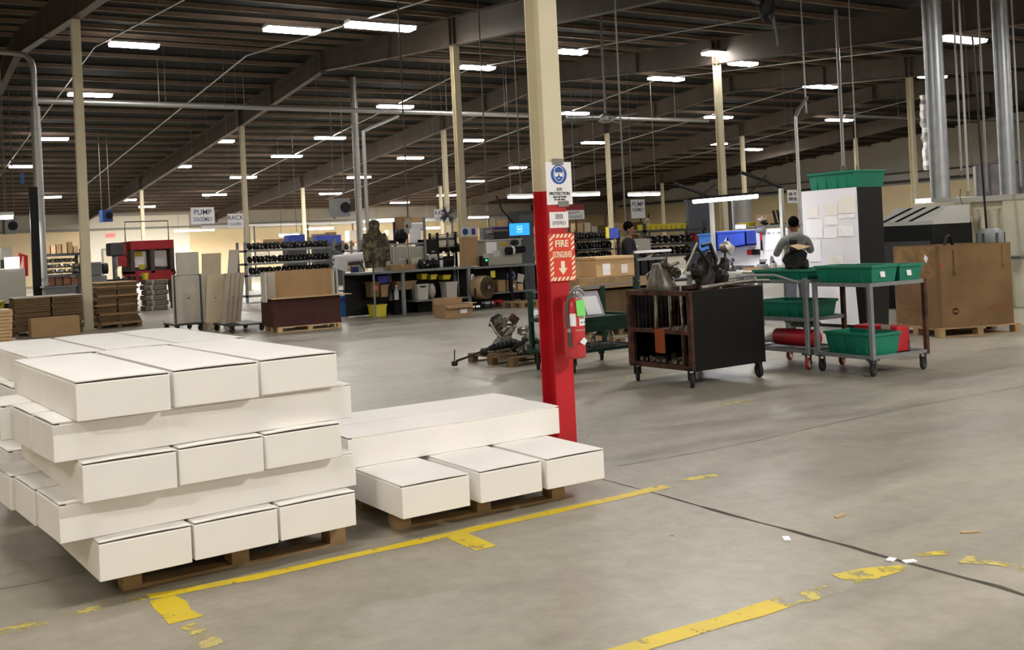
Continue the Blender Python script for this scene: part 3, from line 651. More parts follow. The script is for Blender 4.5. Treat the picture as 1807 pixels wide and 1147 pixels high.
# --- pallet of engine and steering parts on the floor
pe = pallet('broken_pallet', 'weathered wooden pallet on the floor under a heap of steering parts', (7.1, 11.35, 0), .06, 1.05, 1.05, .12, M_wooddk, 6)
def lump(name, label, loc, seeds, m, extra=None, group=None):
    t = thing(name, label, 'machine part', loc, 0, group); g_ = MB()
    for i, (x, y, z, r) in enumerate(seeds): g_.blob((x, y, z), r, i+len(label), 9, 6, .28)
    g_.build('casting', m, t)
    for nm, mb, mm in (extra or []): mb.build(nm, mm, t, 0, True)
    return t
px_ = lambda x, y, z: zp(x, y, z)
q = px_(905, 590, .3)
lump('steering_rack', 'steering rack with rubber bellows pointing left off the weathered pallet', (7.33, 11.62, .12), [(.0, .0, .12, .09), (.15, 0, .13, .08), (.3, .02, .12, .08)], M_iron,
     [('rubber_bellows', MB().lathe([(.03, 0)]+[(.055 if i % 2 else .042, .03*i+.02) for i in range(11)]+[(.03, .37)], (-.02, 0, .16), (-1, .12, -.12), 14), M_black), ('tie_rod', MB().tube([(-.36, .04, .12), (-.62, .2, .02), (-.74, .3, -.03)], [.016, .014, .016], 8), M_iron), ('ball_joint', MB().lathe([(.035, -.03), (.045, 0), (.035, .03)], (-.76, .31, -.06), (0, 0, 1), 12).cyl((-.76, .31, -.03), (-.75, .31, .12), .008), M_iron)])
lump('tie_rod_end', 'short bent tie rod lying at the left edge of the weathered pallet', (7.0, 11.9, .12), [(.0, .0, .05, .05), (.05, .02, .06, .045)], M_iron, [('rod', MB().tube([(.0, 0, .05), (.2, -.1, .05), (.42, -.15, .08)], .014, 8), M_alu)])
lump('gear_housing', 'tall rusty gear housing on top of the heap on the weathered pallet', (7.42, 12.1, .12), [(0, 0, .12, .13), (.02, 0, .28, .11), (-.05, 0, .4, .1), (.1, .03, .38, .09), (.18, .05, .32, .07)], M_oily,
     [('hose_loop', MB().tube([(-.18, 0, .36), (-.14, 0, .46), (-.05, 0, .5), (.0, 0, .42)], .03, 8), M_black), ('pipe', MB().tube([(-.2, -.03, .42), (-.12, -.05, .26), (-.06, -.06, .2)], .016, 8), M_alu), ('bracket', MB().cbox((.2, 0, .43), (.13, .05, .1), (.2, .6, .2)), M_rust)])
lump('valve_body', 'pale metal valve body at the right side of the heap on the weathered pallet', (7.75, 12.0, .12), [(0, 0, .1, .1), (.04, 0, .22, .08), (-.06, .02, .26, .06), (.06, .0, .32, .05)], M_alu, [('stem', MB().tube([(0, 0, .3), (.12, 0, .36)], .02, 8), M_steel)])
lump('cast_bracket', 'small cast bracket at the front of the heap on the weathered pallet', (7.42, 11.5, .12), [(0, 0, .07, .07), (.1, 0, .06, .06), (.2, .01, .06, .06), (-.1, .02, .06, .05)], M_oily, [('bolt', MB().tube([(0, -.05, .16), (.08, -.06, .03)], .012, 6), M_alu)])
pallet('wooden_pallet', 'wooden pallet on the floor beyond the green mesh cart', (8.4, 12.0, 0), .05, 1.1, 1.0, .13, M_wooddk, 6)
# --- two grey tote carts
def tote_cart(label, loc, rz, L, D, zs, H, wheel, hub, m=M_grey, back=None):
    t = thing('tote_cart', label, 'cart', loc, rz); f = MB()
    for i, (x, y) in enumerate(((0, 0), (L, 0), (0, D), (L, D))): MB().box(x-.022, x+.022, y-.022, y+.022, .18, H).build('post', m if i != 1 else M_rust, t)
    for z in zs: frame_rails(MB(), 0, L, 0, D, z, .02).build('shelf_frame', m, t)
    for z in zs: MB().box(.01, L-.01, .01, D-.01, z-.012, z+.004).build('shelf', M_greydk, t)
    for x in (.03, L-.03):
        for y in (.03, D-.03): caster(t, x, y, .07, .035, wheel, hub, .35, M_greydk, top=.19)
    return t
AX, AY = 9.04, 7.3
tote_cart('grey steel tote cart nearest the big brown gaylord box', (AX, AY, 0), -.05, .84, .78, (.2, .97), .99, M_rubber, M_greydk)
M_t = Matrix.Translation((AX, AY, 0)) @ Matrix.Rotation(-.05, 4, 'Z')
def on(Mx, x, y, z): v = Mx @ Vector((x, y, z)); return (v.x, v.y, v.z)
tote('storage_tote', 'green tote at the near corner on top of the front tote cart', on(M_t, .22, .38, .976), math.pi/2-.05, .8, .4, .2, tags=((1, 3), (0, 1)))
tote('storage_tote', 'second green tote on top of the front cart, nearer the gaylord box', on(M_t, .63, .38, .976), math.pi/2-.05, .8, .36, .19, tags=((0, 1),))
tote('storage_tote', 'green tote on the bottom shelf of the front tote cart', on(M_t, .28, .39, .206), math.pi/2-.05, .7, .4, .24, tags=((1, 4),))
tt = thing('metal_bracket', 'shiny folded metal bracket on the bottom shelf beside the green tote', 'bracket', on(M_t, .74, .2, .206)); MB().box(-.06, .06, -.1, .1, 0, .01).build('foot_plate', M_steel, tt); MB().box(-.06, -.05, -.1, .1, 0, .12).build('upright_plate', M_steel, tt); MB().box(-.06, .05, -.1, .1, .11, .12).build('top_plate', M_steel, tt)
tt = thing('black_bin', 'tall black bin standing behind the front tote cart', 'bin', (10.7, 8.6, 0)); MB().taper(-.16, .16, -.13, .13, 0, .86, .03).build('bin_body', M_black, tt, .01); MB().box(-.17, .17, -.14, .14, .84, .88).build('rim', M_black, tt, .01)
BX2, BY2 = 9.06, 8.2
tote_cart('grey tube-frame tote cart between the black cart and the front tote cart', (BX2, BY2, 0), .0, .62, .86, (.21, .57, 1.0), 1.04, mat('red_caster_tyre', '8e2a26', .6), mat('pale_hub', 'c9c2b4', .5))
M_b = Matrix.Translation((BX2, BY2, 0))
tote('storage_tote', 'green tote on the middle shelf of the tube-frame cart', on(M_b, .3, .42, .576), math.pi/2, .78, .5, .2, tags=((1, 1),))
tote('storage_tote', 'low green tote on top of the tube-frame cart, holding a black rag', on(M_b, .31, .43, 1.006), math.pi/2, .84, .5, .13, tags=((1, -5),))
rg = MB().blob((0, 0, .11), (.15, .13, .15), 5, 12, 7, .28); rt = thing('black_rag', 'crumpled black rag spilling over the green tote on the tube-frame cart', 'rag', on(M_b, .2, .3, 1.09)); rg.build('cloth', mat('black_cloth', '141414', .9), rt)
tt = thing('cardboard_scrap', 'torn piece of cardboard stuck in the black rag', 'cardboard', on(M_b, .18, .3, 1.36)); MB().sheet([[(-.08, -.14, 0), (.1, -.16, .03)], [(-.07, .0, .05), (.09, .02, .06)], [(-.06, .14, .01), (.07, .12, .02)]], .004).build('sheet', M_kraftlt, tt)
tt = thing('bent_conduit', 'grey bent conduit lying across the black cart and tube-frame cart', 'pipe', (0, 0, 0)); MB().tube([(7.9, 8.8, 1.03), (8.3, 8.8, 1.06), (8.7, 8.7, 1.09), (8.9, 8.5, 1.08), (9.02, 8.25, .99)], .016, 8).build('pipe', M_grey, tt, 0, True)
tt = thing('red_tube', 'long red duct tube with clear and purple nozzle on the bottom shelf', 'tube', on(M_b, .22, -.05, .235)); 
MB().tube([(0, .12, .1), (.0, .7, .1)], .1, 20).build('drum', mat('red_duct', 'b3202c', .5), tt, 0, True); MB().tube([(0, .7, .1), (0, .84, .085), (0, .9, .06)], [.1, .06, .045], 20).build('clear_cone', mat('clear_cone_plastic', 'c6c2c6', .2, spec=.7), tt, 0, True); MB().tube([(0, .9, .06), (0, 1.06, .03)], [.045, .02], 12).build('purple_nozzle', mat('purple_plastic', '3c3270', .4), tt, 0, True)
tt = thing('red_case', 'red case standing behind the lower green tote on the front cart', 'case', (9.67, 7.68, .348)); MB().cbox((0, 0, 0), (.2, .6, .27), (0, 0, -.05)).build('case_body', mat('red_duct', 'a01e29', .5), tt, .01); MB().cbox((-.115, -.15, .13), (.004, .12, .05), (0, 0, -.05)).build('worn_sticker', M_greycard, tt)
tt = thing('green_bag', 'green plastic bag stuffed under the middle shelf of the tube-frame cart', 'bag', on(M_b, .45, .45, .49)); MB().blob((0, 0, 0), (.1, .26, .06), 9, 10, 6, .3).build('bag', mat('green_bag_film', '58a07e', .4), tt)
# --- brown gaylord box on its pallet
gx0, gy0 = 12.66, 9.06
pallet('wooden_pallet', 'wooden pallet under the big stained brown gaylord box', (gx0-.03, gy0, 0), -.35, 1.28, 1.14, .13, M_wood, 8)
gl = thing('gaylord_box', 'big stained brown gaylord carton on a pallet at the right', 'carton', (gx0+.03, gy0+.03, .13), -.35); L_, D_, H_ = 1.17, 1.06, 1.14
M_gl = mat('stained_brown_cardboard', '7f6443', .85, var=.25, scale=1.6, col2='6a5035')
def poly_wall(mb, pts, th, z0, z1):
    n = len(pts); c = Vector((sum(p[0] for p in pts)/n, sum(p[1] for p in pts)/n, 0)); inn = [(p[0]+(c.x-p[0])*.012, p[1]+(c.y-p[1])*.012) for p in pts]; vs = [(x, y, z) for z in (z0, z1) for x, y in pts]+[(x, y, z) for z in (z0, z1) for x, y in inn]; fs = []
    for i in range(n): j = (i+1) % n; fs += [(i, j, n+j, n+i), (2*n+i, 3*n+i, 3*n+j, 2*n+j), (n+i, n+j, 3*n+j, 3*n+i), (i, 2*n+i, 2*n+j, j)]
    return mb.add(vs, fs)
cut = .22; poly_wall(MB(), [(cut*.2, 0), (L_, 0), (L_, D_), (0, D_), (0, cut*.2)], .01, 0, H_).build('carton_wall', M_gl, gl); MB().box(.03, L_-.02, .03, D_-.02, .4, .42).build('load', M_black, gl)
mst = mat('dark_oil_stain', '4a3722', .7); mpr = mat('brown_print', '6f4e2c', .85)
MB().prism([(x, z) for x, z in ((.24, 1.08), (.265, 1.08), (.265, .8), (.29, .76), (.275, .71), (.24, .71), (.225, .75), (.245, .8))], -.003, -.001).build('drip_stain', mst, gl); MB().prism([(x, z) for x, z in ((1.02, 1.1), (1.035, 1.1), (1.035, .86), (1.06, .82), (1.04, .76), (1.0, .8), (1.02, .86))], -.003, -.001).build('drip_stain', mat('brown_oil_stain', '6b4c2c', .8), gl)
MB().lathe([(.05, 0), (.05, .002)], (.25, -.001, .22), (0, -1, 0), 20).build('round_mark', mat('dark_print', '33231c', .85), gl); MB().box(.215, .285, -.006, -.003, .207, .235).build('mark_stripe', M_gl, gl); pb = MB(); pb.box(.78, .85, -.003, -.001, .2, .28); pb.box(.89, 1.08, -.003, -.001, .19, .28); pb.build('printed_block', mpr, gl)
pb = MB(); pb.box(-.003, -.001, .5, .82, .2, .26); pb.box(-.003, -.001, .62, .72, .12, .15); pb.build('printed_block', mpr, gl)
MB().prism([(y, z) for y, z in ((.03, 1.12), (1.05, 1.13), (1.05, .84), (.6, .8), (.2, .68), (.04, .74))], -.002, -.0005, Matrix(((0, 1, 0, 0), (1, 0, 0, 0), (0, 0, 1, 0), (0, 0, 0, 1)))).build('oil_stain', mat('wide_oil_stain', '6e5434', .8, var=.3, scale=5, col2='8c6c46'), gl)
MB().box(.04, .07, -.004, -.001, .84, .88).build('red_sticker', M_red, gl); MB().prism([(y, z) for y, z in ((.2, .98), (.27, 1.02), (.3, .96), (.24, .9))], -.005, -.003, Matrix(((0, 1, 0, 0), (1, 0, 0, 0), (0, 0, 1, 0), (0, 0, 0, 1)))).build('torn_label', M_paper, gl)
tt = thing('coiled_hose', 'black hose looping up out of the brown gaylord box', 'hose', (gx0+.65, gy0+.25, .56)); MB().tube([(-.16+.32*i/10, .05*i/10, .62+.22*math.sin(math.pi*i/10)) for i in range(11)], .018, 8).tube([(-.16, 0, .62), (-.18, 0, 0)], .018, 8).tube([(.16, .05, .62), (.2, .05, 0)], .018, 8).build('hose', M_black, tt, 0, True)
# ================================================================== the packing area across the aisle
def front(name, label, cat, x1, y1, x2, y2, Y, depth, m, group=None, part='body', bevel=0, base=None, taper=0):
    "thing whose front face fills the measured box on the plane Y; local origin at the front left bottom"
    a = yb(x1, y1, x2, y2, Y); z0 = a[2] if base is None else base+.003
    t = thing(name, label, cat, (a[0], Y, z0), 0, group); w, h = a[1]-a[0], a[3]-z0
    if m: 
        mb = MB().taper(0, w, 0, depth, 0, h, taper) if taper else MB().box(0, w, 0, depth, 0, h)
        mb.build(part, m, t, bevel)
    return t, w, h
def carton(name, label, x1, y1, x2, y2, Y, depth, m=M_kraft, base=None, flaps=False, lab=None, group=None, tape=True):
    t, w, h = front(name, label, 'box', x1, y1, x2, y2, Y, depth, None if flaps else m, group, 'carton_body', 0, base)
    if flaps:
        poly_wall(MB(), [(0, 0), (w, 0), (w, depth), (0, depth)], .01, 0, h).build('carton_wall', m, t); MB().box(.01, w-.01, .01, depth-.01, 0, .01).build('carton_bottom', m, t)
        f = .2*min(1, w)
        MB().sheet([[(0, 0, h), (w, 0, h)], [(0.02, -f*.6, h-f*.55), (w-.02, -f*.6, h-f*.55)]], .006).build('flap', m, t); MB().sheet([[(w, 0, h), (w, depth, h)], [(w+f, 0.02, h+f*.05), (w+f, depth-.02, h+f*.05)]], .006).build('flap', M_kraftlt, t)
        MB().sheet([[(0, depth, h), (w, depth, h)], [(0, depth+f*.3, h+f*.9), (w, depth+f*.3, h+f*.9)]], .006).build('flap', m, t)
    elif tape: MB().box(w*.46, w*.54, -.0015, 0, h*.55, h).build('packing_tape', M_kraftlt, t)
    if lab: MB().box(w*.55, w*.8, -.002, -.0005, h*.3, h*.6).build('paper_label', lab, t)
    return t
BYF = 22.25
# --- workbenches
def bench(label, x0, x1, y0, dep, zt, legs, m=M_grey, shelf=None):
    t = thing('workbench', label, 'workbench', (x0, y0, 0)); w = x1-x0
    MB().box(0, w, 0, dep, zt-.05, zt).build('bench_top', M_grey, t, .004)
    for lx in legs:
        for yy in (.03, dep-.1): MB().box(lx-x0-.04, lx-x0+.04, yy, yy+.07, 0, zt-.05).build('leg', m, t)
    MB().box(0, w, dep-.05, dep-.02, .03, zt-.05).build('added_dark_sheet', M_black, t)  # added black sheet, stands in for the dark clutter under the bench
    if shelf: MB().box(shelf[0]-x0, shelf[1]-x0, .05, dep-.05, shelf[2]-.03, shelf[2]).build('lower_shelf', M_grey, t)
    return t
XA0, XA1 = yp(632, 482, BYF).x, yp(836, 476, BYF).x; ZA = yp(700, 478, BYF).z
XL1 = zp(715, 556).x
bench('long grey packing bench behind the open carton on the floor', XA0, XA1, BYF, .85, ZA, [XL1, XA1-.12], shelf=(yp(735, 525, BYF).x, XA1-.12, yp(780, 527, BYF+.1).z))
XB1 = yp(955, 467, BYF).x; ZB = yp(890, 468, BYF).z
bench('grey bench with the blue monitor left of the red column', XA1+.02, XB1, BYF, .85, ZB, [yp(905, 520, BYF).x, XB1-.1], M_blackm, shelf=(yp(868, 515, BYF).x, XB1-.1, yp(905, 514, BYF+.1).z))
YI = BYF+.3
carton('cardboard_box', 'kraft box standing on the left end of the packing bench', 690, 467, 732, 482, YI, .35, base=ZA)
t, w, h = front('waste_bin', 'white plastic bin behind the kraft box on the packing bench', 'bin', 726, 455, 743, 478, YI+.4, .2, M_beige, None, 'bin_body', .01, base=ZA, taper=.02); MB().box(-.015, w+.015, -.015, .215, h-.02, h+.01).build('rim', M_beige, t)
# grey cabinet backs standing at the rear of the bench
YC = BYF+.95
for i, (xa, xb_) in enumerate(((674, 692), (693, 721), (722, 750))):
    t, w, h = front('machine_cabinet', ('narrow grey sheet-metal cabinet beside the camouflage jacket', 'grey sheet-metal cabinet with white dots behind the kraft box', 'grey louvred sheet-metal cabinet left of the black drawer')[i], 'cabinet', xa, 434, xb_, 476, YC, .5, M_greylt, None, 'cabinet_body', .01, base=0)
    MB().box(.04, w-.04, -.006, 0, h*.3, h-.06).build('door', mat('grey_cabinet_door', 'a5a498', .55, var=.05), t); MB().box(w*.85, w*.9, -.02, -.006, h*.72, h*.78).build('handle', M_greydk, t)
    if i == 1: MB().cyl((w*.45, -.01, h*.8), (w*.45, -.005, h*.8), .02).cyl((w*.65, -.01, h*.8), (w*.65, -.005, h*.8), .02).build('white_dots', M_paper, t)
t, w, h = front('storage_shelf', 'grey shelf board over the sheet-metal cabinets', 'shelf', 674, 429, 750, 432.6, YC-.05, .6, M_grey, None, 'shelf_board'); zsh = t.location.z+h
for (xa, ya, xb_, yb_, m, nm, lab, cat) in ((675, 417, 686, 432, M_black, 'black_bag', 'black bag on the shelf over the sheet-metal cabinets', 'bag'), (687, 424, 699, 432, M_black, 'tool_tray', 'low black tray on the shelf over the sheet-metal cabinets', 'tray'), (699, 406, 722, 424, M_black, 'wire_coil', 'bundle of black cables hung above the sheet-metal cabinets', 'cable'), (723, 403, 743, 432, M_paper, 'paper_sheet', 'white paper sheet standing on the shelf over the cabinets', 'paper'), (737, 423, 752, 432, M_black, 'small_case', 'small black case right of the white paper sheet', 'case')):
    t, w, h = front(nm, lab, cat, xa, ya, xb_, yb_, YC+.1, .25 if m is M_black else .01, None if nm in ('black_bag', 'wire_coil') else m, None, 'body', 0, base=zsh)
    if nm in ('black_bag', 'wire_coil'): MB().blob((w/2, .12, h/2), (w/2, .12, h/2), len(lab), 10, 7, .25).build('body', m, t)
t, w, h = front('roll_holder', 'big white paper roll on a wall holder above the cabinets', 'roll', 722, 394, 750, 408, YC+.2, .1, None); MB().cyl((0, .1, h*.7), (0.02, .1, h*.7), .2, None, 20).build('flange', M_greylt, t); MB().cyl((.02, .1, h*.6), (w, .1, h*.6), .1, None, 20).build('paper_roll', M_paper, t); MB().cyl((-.02, .1, h*.7), (0, .1, h*.7), .04).build('core', M_black, t)
carton('cardboard_box', 'tall kraft box high behind the paper roll', 708, 382, 722, 404, YC+1.2, .4); carton('cardboard_box', 'kraft box high between the paper roll and the RACK sign', 727, 383, 746, 397, YC+1.2, .4, M_kraftlt)
tr = thing('goods_rack', 'tall slim rack carrying kraft boxes high behind the packing bench', 'rack', (yp(706, 404, YC+1.2).x, YC+1.18, 0)); wr = yp(748, 404, YC+1.2).x-tr.location.x
for x in (0, wr-.06): MB().box(x, x+.06, .38, .44, 0, yp(715, 390, YC+1.2).z).build('post', M_greydk, tr)
for za, xa, xb_ in ((yp(715, 404, YC+1.2).z, 0, wr*.4), (yp(737, 397, YC+1.2).z, wr*.45, wr)): MB().box(xa, xb_, 0, .44, za-.04, za-.003).build('shelf_board', M_greydk, tr)
# upright post and black drawer unit
t, w, h = front('steel_post', 'slim grey post between the louvred cabinet and the black drawer', 'post', 749.5, 383, 752.5, 476, YC-.1, .06, M_grey, None, 'post', 0, base=0)
t, w, h = front('drawer_unit', 'black drawer unit with a white drawer under it on the bench', 'drawer unit', 755, 422, 772, 474, YC-.1, .5, None, base=ZA-.02)
MB().box(0, w, 0, .5, h*.5, h).build('cabinet_body', M_black, t); d_ = MB().box(0, w, .0, .5, h*.2, h*.47).build('drawer', M_greylt, t); MB().box(w*.3, w*.7, -.02, 0, h*.33, h*.36).build('handle', M_greydk, d_); MB().box(0, w, 0, .5, 0, h*.18).build('plinth', M_greydk, t); MB().box(w*.4, w*.7, -.006, 0, h*.56, h*.6).build('latch', M_steel, t)
t, w, h = front('shelf_unit', 'small black-posted shelf unit with white boxes left of the twin column', 'shelf', 772, 410, 807, 474, YC-.1, .45, None, base=ZA-.02)
for x in (0, w-.05): MB().box(x, x+.05, 0, .05, 0, h).build('post', M_blackm, t); MB().box(x, x+.05, .4, .45, 0, h).build('post', M_blackm, t)
for z in (.02, h*.42, h*.6, h*.95): MB().box(0, w, 0, .45, z-.02, z).build('shelf_board', M_grey, t)
tx = t.location
for i, (fx0, fx1, fz, hh, m, nm, lab) in enumerate(((.05, .55, .6, .3, M_beige, 'white_bin', 'beige bin on the upper board of the black-posted shelf unit'), (.6, .95, .6, .3, M_greylt, 'white_bin', 'grey bin on the upper board of the black-posted shelf unit'), (.05, .35, .02, .33, M_paper, 'paper_box', 'white box on the bottom board of the black-posted shelf unit'), (.4, .9, .02, .3, M_black, 'black_box', 'black box on the bottom board of the black-posted shelf unit'))):
    tt = thing(nm, lab, 'bin', (tx.x+fx0*w+.02, tx.y+.06, tx.z+fz*h+.003)); MB().taper(0, (fx1-fx0)*w-.03, 0, .33, 0, hh*h, .015).build('bin_body', m, tt); MB().box(0, (fx1-fx0)*w-.03, -.004, .0, hh*h*.6, hh*h*.8).build('lip', M_greydk, tt)
PUMPS = []
def pump_proto():
    "small pump: cast body, pulley nose, pale fitting"
    for i in range(3):
        t = thing('pump_part', 'x', 'pump'); R = random.Random(i); b = MB(); b.lathe([(.07, 0), (.1, .02), (.1, .1), (.07, .14)], (0, .1, .1), (0, -1, 0), 12); b.blob((.03*i-.03, .1, .13), (.09, .08, .1), i, 8, 5, .25); b.build('casting', M_black if i else M_iron, t)
        MB().lathe([(.02, 0), (.03, .01), (.03, .04), (.02, .05)], ((.0, .04, -.03)[i], -.02, (.1, .14, .08)[i]), (0, -1, .1), 10).build('nose_fitting', M_alu, t); PUMPS.append(t)
        if i == 2: MB().tube([(.05, .05, .16), (.1, .04, .22), (.12, .0, .2)], .018, 6).build('hose_stub', M_alu, t)
pump_proto(); used_p = set()
def put_pump(loc, rz, label, group, R, s=1.0):
    k = R.randrange(3); loc = (loc[0], loc[1], loc[2]+.003)
    if k not in used_p: used_p.add(k); o = PUMPS[k]; o.location = loc; o.rotation_euler = (0, 0, rz); o['label'] = label; o['group'] = group
    else: o = copy_tree(PUMPS[k], None, loc, rz, label, group)
    o.scale = (s, s*1.15, max(s, 1.02 if s < 1 else s)); return o
for k in range(4): put_pump((tx.x+.2+.19*k, tx.y+.18, tx.z+.42*h), .3*k, 'small dark pump on the second board of the black-posted shelf unit', 'pumps on the black-posted shelf unit', random.Random(k), .8)
for k, px in enumerate((745, 753, 762, 771)): put_pump((yp(px, 470, BYF+.4).x, BYF+.4, ZA), .5*k, 'dark pump lying on the packing bench below the black drawer unit', 'pumps on the packing bench', random.Random(k+9), .85)
# leaning kraft panel, column placards, fan, RACK sign
a = yb(809, 417, 845, 474, BYF+.35); t = thing('kraft_board', 'tall kraft cardboard panel leaning on the bench before the twin column', 'cardboard', (a[0], BYF+.3, ZA)); w, h = a[1]-a[0], a[3]-ZA
MB().prism([(0, 0), (w*.93, 0), (w, h), (w*.14, h*.99)], 0, .02, Matrix.Rotation(-.12, 4, 'X')).build('sheet', M_kraft, t); MB().prism([(w*.2, h*.02), (w*.21, h*.02), (w*.3, h*.97), (w*.29, h*.97)], -.002, 0, Matrix.Rotation(-.12, 4, 'X')).build('crease', M_kraftdk, t)
t, w, h = front('column_placard', 'white placard with blue disc and purple square on the twin column', 'sign', 814, 401, 843, 417, Y0+DY-.16, .01, M_signw, None, 'panel'); MB().cyl((w*.24, -.004, h*.52), (w*.24, 0, h*.52), h*.36, None, 20).build('blue_disc', mat('sign_blue', '1f4f9e', .5), t); MB().box(w*.62, w*.85, -.004, 0, h*.15, h*.85).build('purple_square', mat('sign_purple', '4a45a0', .6), t)
fc = yp(790, 379, Y0+DY-1.2); t = thing('wall_fan', 'caged fan on the twin column beside the RACK sign', 'fan', (fc.x, fc.y, fc.z)); r = .27; c = MB()
for q in (.28, .55, .8, 1): c.tube([(r*q*math.cos(i*math.pi/10), -.07*(1-q*q)-.02, r*q*math.sin(i*math.pi/10)) for i in range(20)], .006, 5, closed=True)
for i in range(14): a_ = i*math.pi/7; c.tube([(0, -.09, 0), (r*.6*math.cos(a_), -.07, r*.6*math.sin(a_)), (r*math.cos(a_), -.02, r*math.sin(a_)), (r*.5*math.cos(a_), .08, r*.5*math.sin(a_))], .004, 4)
c.build('cage', M_grey, t)
for i in range(4): a_ = i*math.pi/2+.3; MB().prism([(0, 0), (r*.85*math.cos(a_), r*.85*math.sin(a_)), (r*.85*math.cos(a_+.8), r*.85*math.sin(a_+.8))], 0, .008).build('blade', M_greydk, t)
MB().lathe([(.06, 0), (.08, .04), (.07, .16)], (0, .02, 0), (0, 1, 0), 14).build('motor', M_rust, t); MB().tube([(0, .16, 0), (.05, .5, -.05), (fc.x*0+.3, 1.05, -.02)], .02, 6).build('arm', M_grey, t)
# --- hanging area signs
def hang_sign(label, x1, y1, x2, y2, Y, lines, colr=M_ink, red=False, rods=True, ztop=None):
    t, w, h = front('hanging_sign', label, 'sign', x1, y1, x2, y2, Y, .02, M_signw, None, 'panel')
    for i, (b, s_, dz, m) in enumerate(lines): text('lettering', b, h*s_, m, t, on_y(w/2, -.002, h*dz), sx=min(.95, w*.92/(len(b)*h*s_*.6)), bold=h*.002)
    if red: MB().box(0, w, -.002, 0, h*.62, h).build('red_band', mat('sign_dark_red', '8d2f33', .6), t)
    if rods:
        rd = deckz(Y)-t.location.z
        for x in (w*.15, w*.85): MB().tube([(x, .01, h), (x, .01, rd)], .005, 4).build('rod', M_rope, t)
    return t
hang_sign('white hanging sign reading PUMP DISASSEMBLY', 337, 366, 378, 395, 33., (('PUMP', .46, .7, M_inkblue), ('DISASSEMBLY', .36, .26, M_inkblue)))
hang_sign('white hanging sign reading RACK DISASSEMBLY beside a column', 402, 377, 430, 402, 34., (('RACK', .46, .7, M_inkblue), ('DISASSEMBLY', .33, .26, mat('pale_blue_print', '7b86b4', .7))))
hang_sign('white hanging RACK sign partly behind the caged fan', 767, 369, 791, 390, 30., (('RACK', .5, .68, M_inkblue), ('ASSEMBLY', .36, .22, mat('pale_blue_print', '7b86b4', .7))))
hang_sign('white hanging sign reading PUMP ASSEMBLY near the standing worker', 1114, 352, 1138, 385, 26., (('PUMP', .34, .74, M_inkblue), ('ASSEMBLY', .28, .45, M_inkblue)))
hang_sign('red and white hanging QUALITY sign right of the red column', 992, 361, 1031, 387, 22., (('QUALITY', .26, .45, mat('grey_print', '77757a', .7)), ('EXCELLENCE', .26, .16, mat('grey_print', '77757a', .7))), red=True)
nt = hang_sign('small white notice hanging high beside the post of the lit bench', 1390, 335, 1407, 358, 17.5, ())
nb = yb(1390, 335, 1407, 358, 17.5); nw, nh = nb[1]-nb[0], nb[3]-nb[2]
for x0_, x1_, z0_, z1_ in ((.12, .5, .56, .8), (.66, .86, .58, .82), (.1, .56, .18, .44), (.62, .92, .16, .42)): MB().box(nw*x0_, nw*x1_, -.002, 0, nh*z0_, nh*z1_).build('blurred_word', mat('grey_print', '77757a', .7), nt)
# --- bench B: monitor, lathe plate, scanner, fan
a = yb(898, 393, 935, 416, BYF+.4); t = thing('monitor', 'lit blue monitor on a swing arm over the bench', 'monitor', ((a[0]+a[1])/2, BYF+.4, (a[2]+a[3])/2)); w, h = a[1]-a[0], a[3]-a[2]
MB().box(-w/2, w/2, 0, .05, -h/2, h/2).build('case', M_black, t, .005); sc_ = MB().box(-w/2+.012, w/2-.012, -.003, 0, -h/2+.012, h/2-.012).build('screen', mat('lit_blue_screen', '2f9be6', .3, emit=.85), t)
lg = MB(); q = h*.24
for s in (1, .8): lg.tube([(-q*s, -.005, -q*s), (q*s, -.005, -q*s), (q*s, -.005, q*s), (-q*s, -.005, q*s)], .006, 4, closed=True)
lg.build('screen_frame_mark', mat('lit_pale_blue', '9fd4f5', .3, emit=.9), sc_); MB().box(-q*.5, q*.5, -.006, -.003, -q*.25, q*.25).build('screen_logo', mat('lit_white_blue', 'd6eefb', .3, emit=1.), sc_)
MB().tube([(0, .05, 0), (0, .16, .1), (-.3, .3, .5), (-.35, .5, .9)], .02, 6).build('swing_arm', M_blackm, t)
t, w, h = front('grey_machine', 'grey test machine with black motor and pinned papers under the monitor', 'machine', 857, 424, 921, 466, BYF+.35, .5, mat('grey_green_machine', 'a9a797', .5, var=.06), None, 'machine_body', .015, base=ZB)
MB().box(-.02, w+.02, -.03, .53, h, h+.03).build('top_plate', M_greylt, t); MB().box(w*.02, w*.3, -.006, -.001, h*.5, h*.95).build('pinned_paper', M_paper, t); MB().box(w*.2, w*.38, -.008, -.002, h*.35, h*.6).build('pinned_paper', mat('grey_note', 'cfcdd2', .8), t)
MB().cyl((w*.5, -.14, h*.56), (w*.62, -.14, h*.56), .1, None, 18).cyl((w*.66, -.14, h*.58), (w*.98, -.14, h*.6), .085, None, 18).build('motor', M_black, t, 0, True); MB().cyl((w*.62, -.14, h*.57), (w*.67, -.14, h*.57), .115, None, 18).build('white_collar', M_paper, t, 0, True); MB().blob((w*.75, -.08, h*.88), (.12, .08, .08), 4, 8, 5).build('gear_head', M_iron, t); MB().box(w*.38, w*.62, -.01, -.002, h*.78, h*.9).build('yellow_sticker', mat('dull_yellow_label', 'b5a33c', .6), t)
t, w, h = front('scanner_stand', 'black scanner stand with small green light on the bench edge', 'scanner', 850, 448, 862, 476, BYF+.1, .12, None, base=ZB-.05); MB().box(0, w, 0, .12, 0, h*.85).build('stand', M_black, t); MB().box(w*.25, w*1.0, -.03, 0, h*.7, h*.98).build('display', mat('grey_display', 'a9b4bd', .3), t); MB().cyl((w*.7, -.012, h*.55), (w*.7, 0, h*.55), .025).build('green_light', mat('green_led', '2fe06a', .4, emit=3), t)
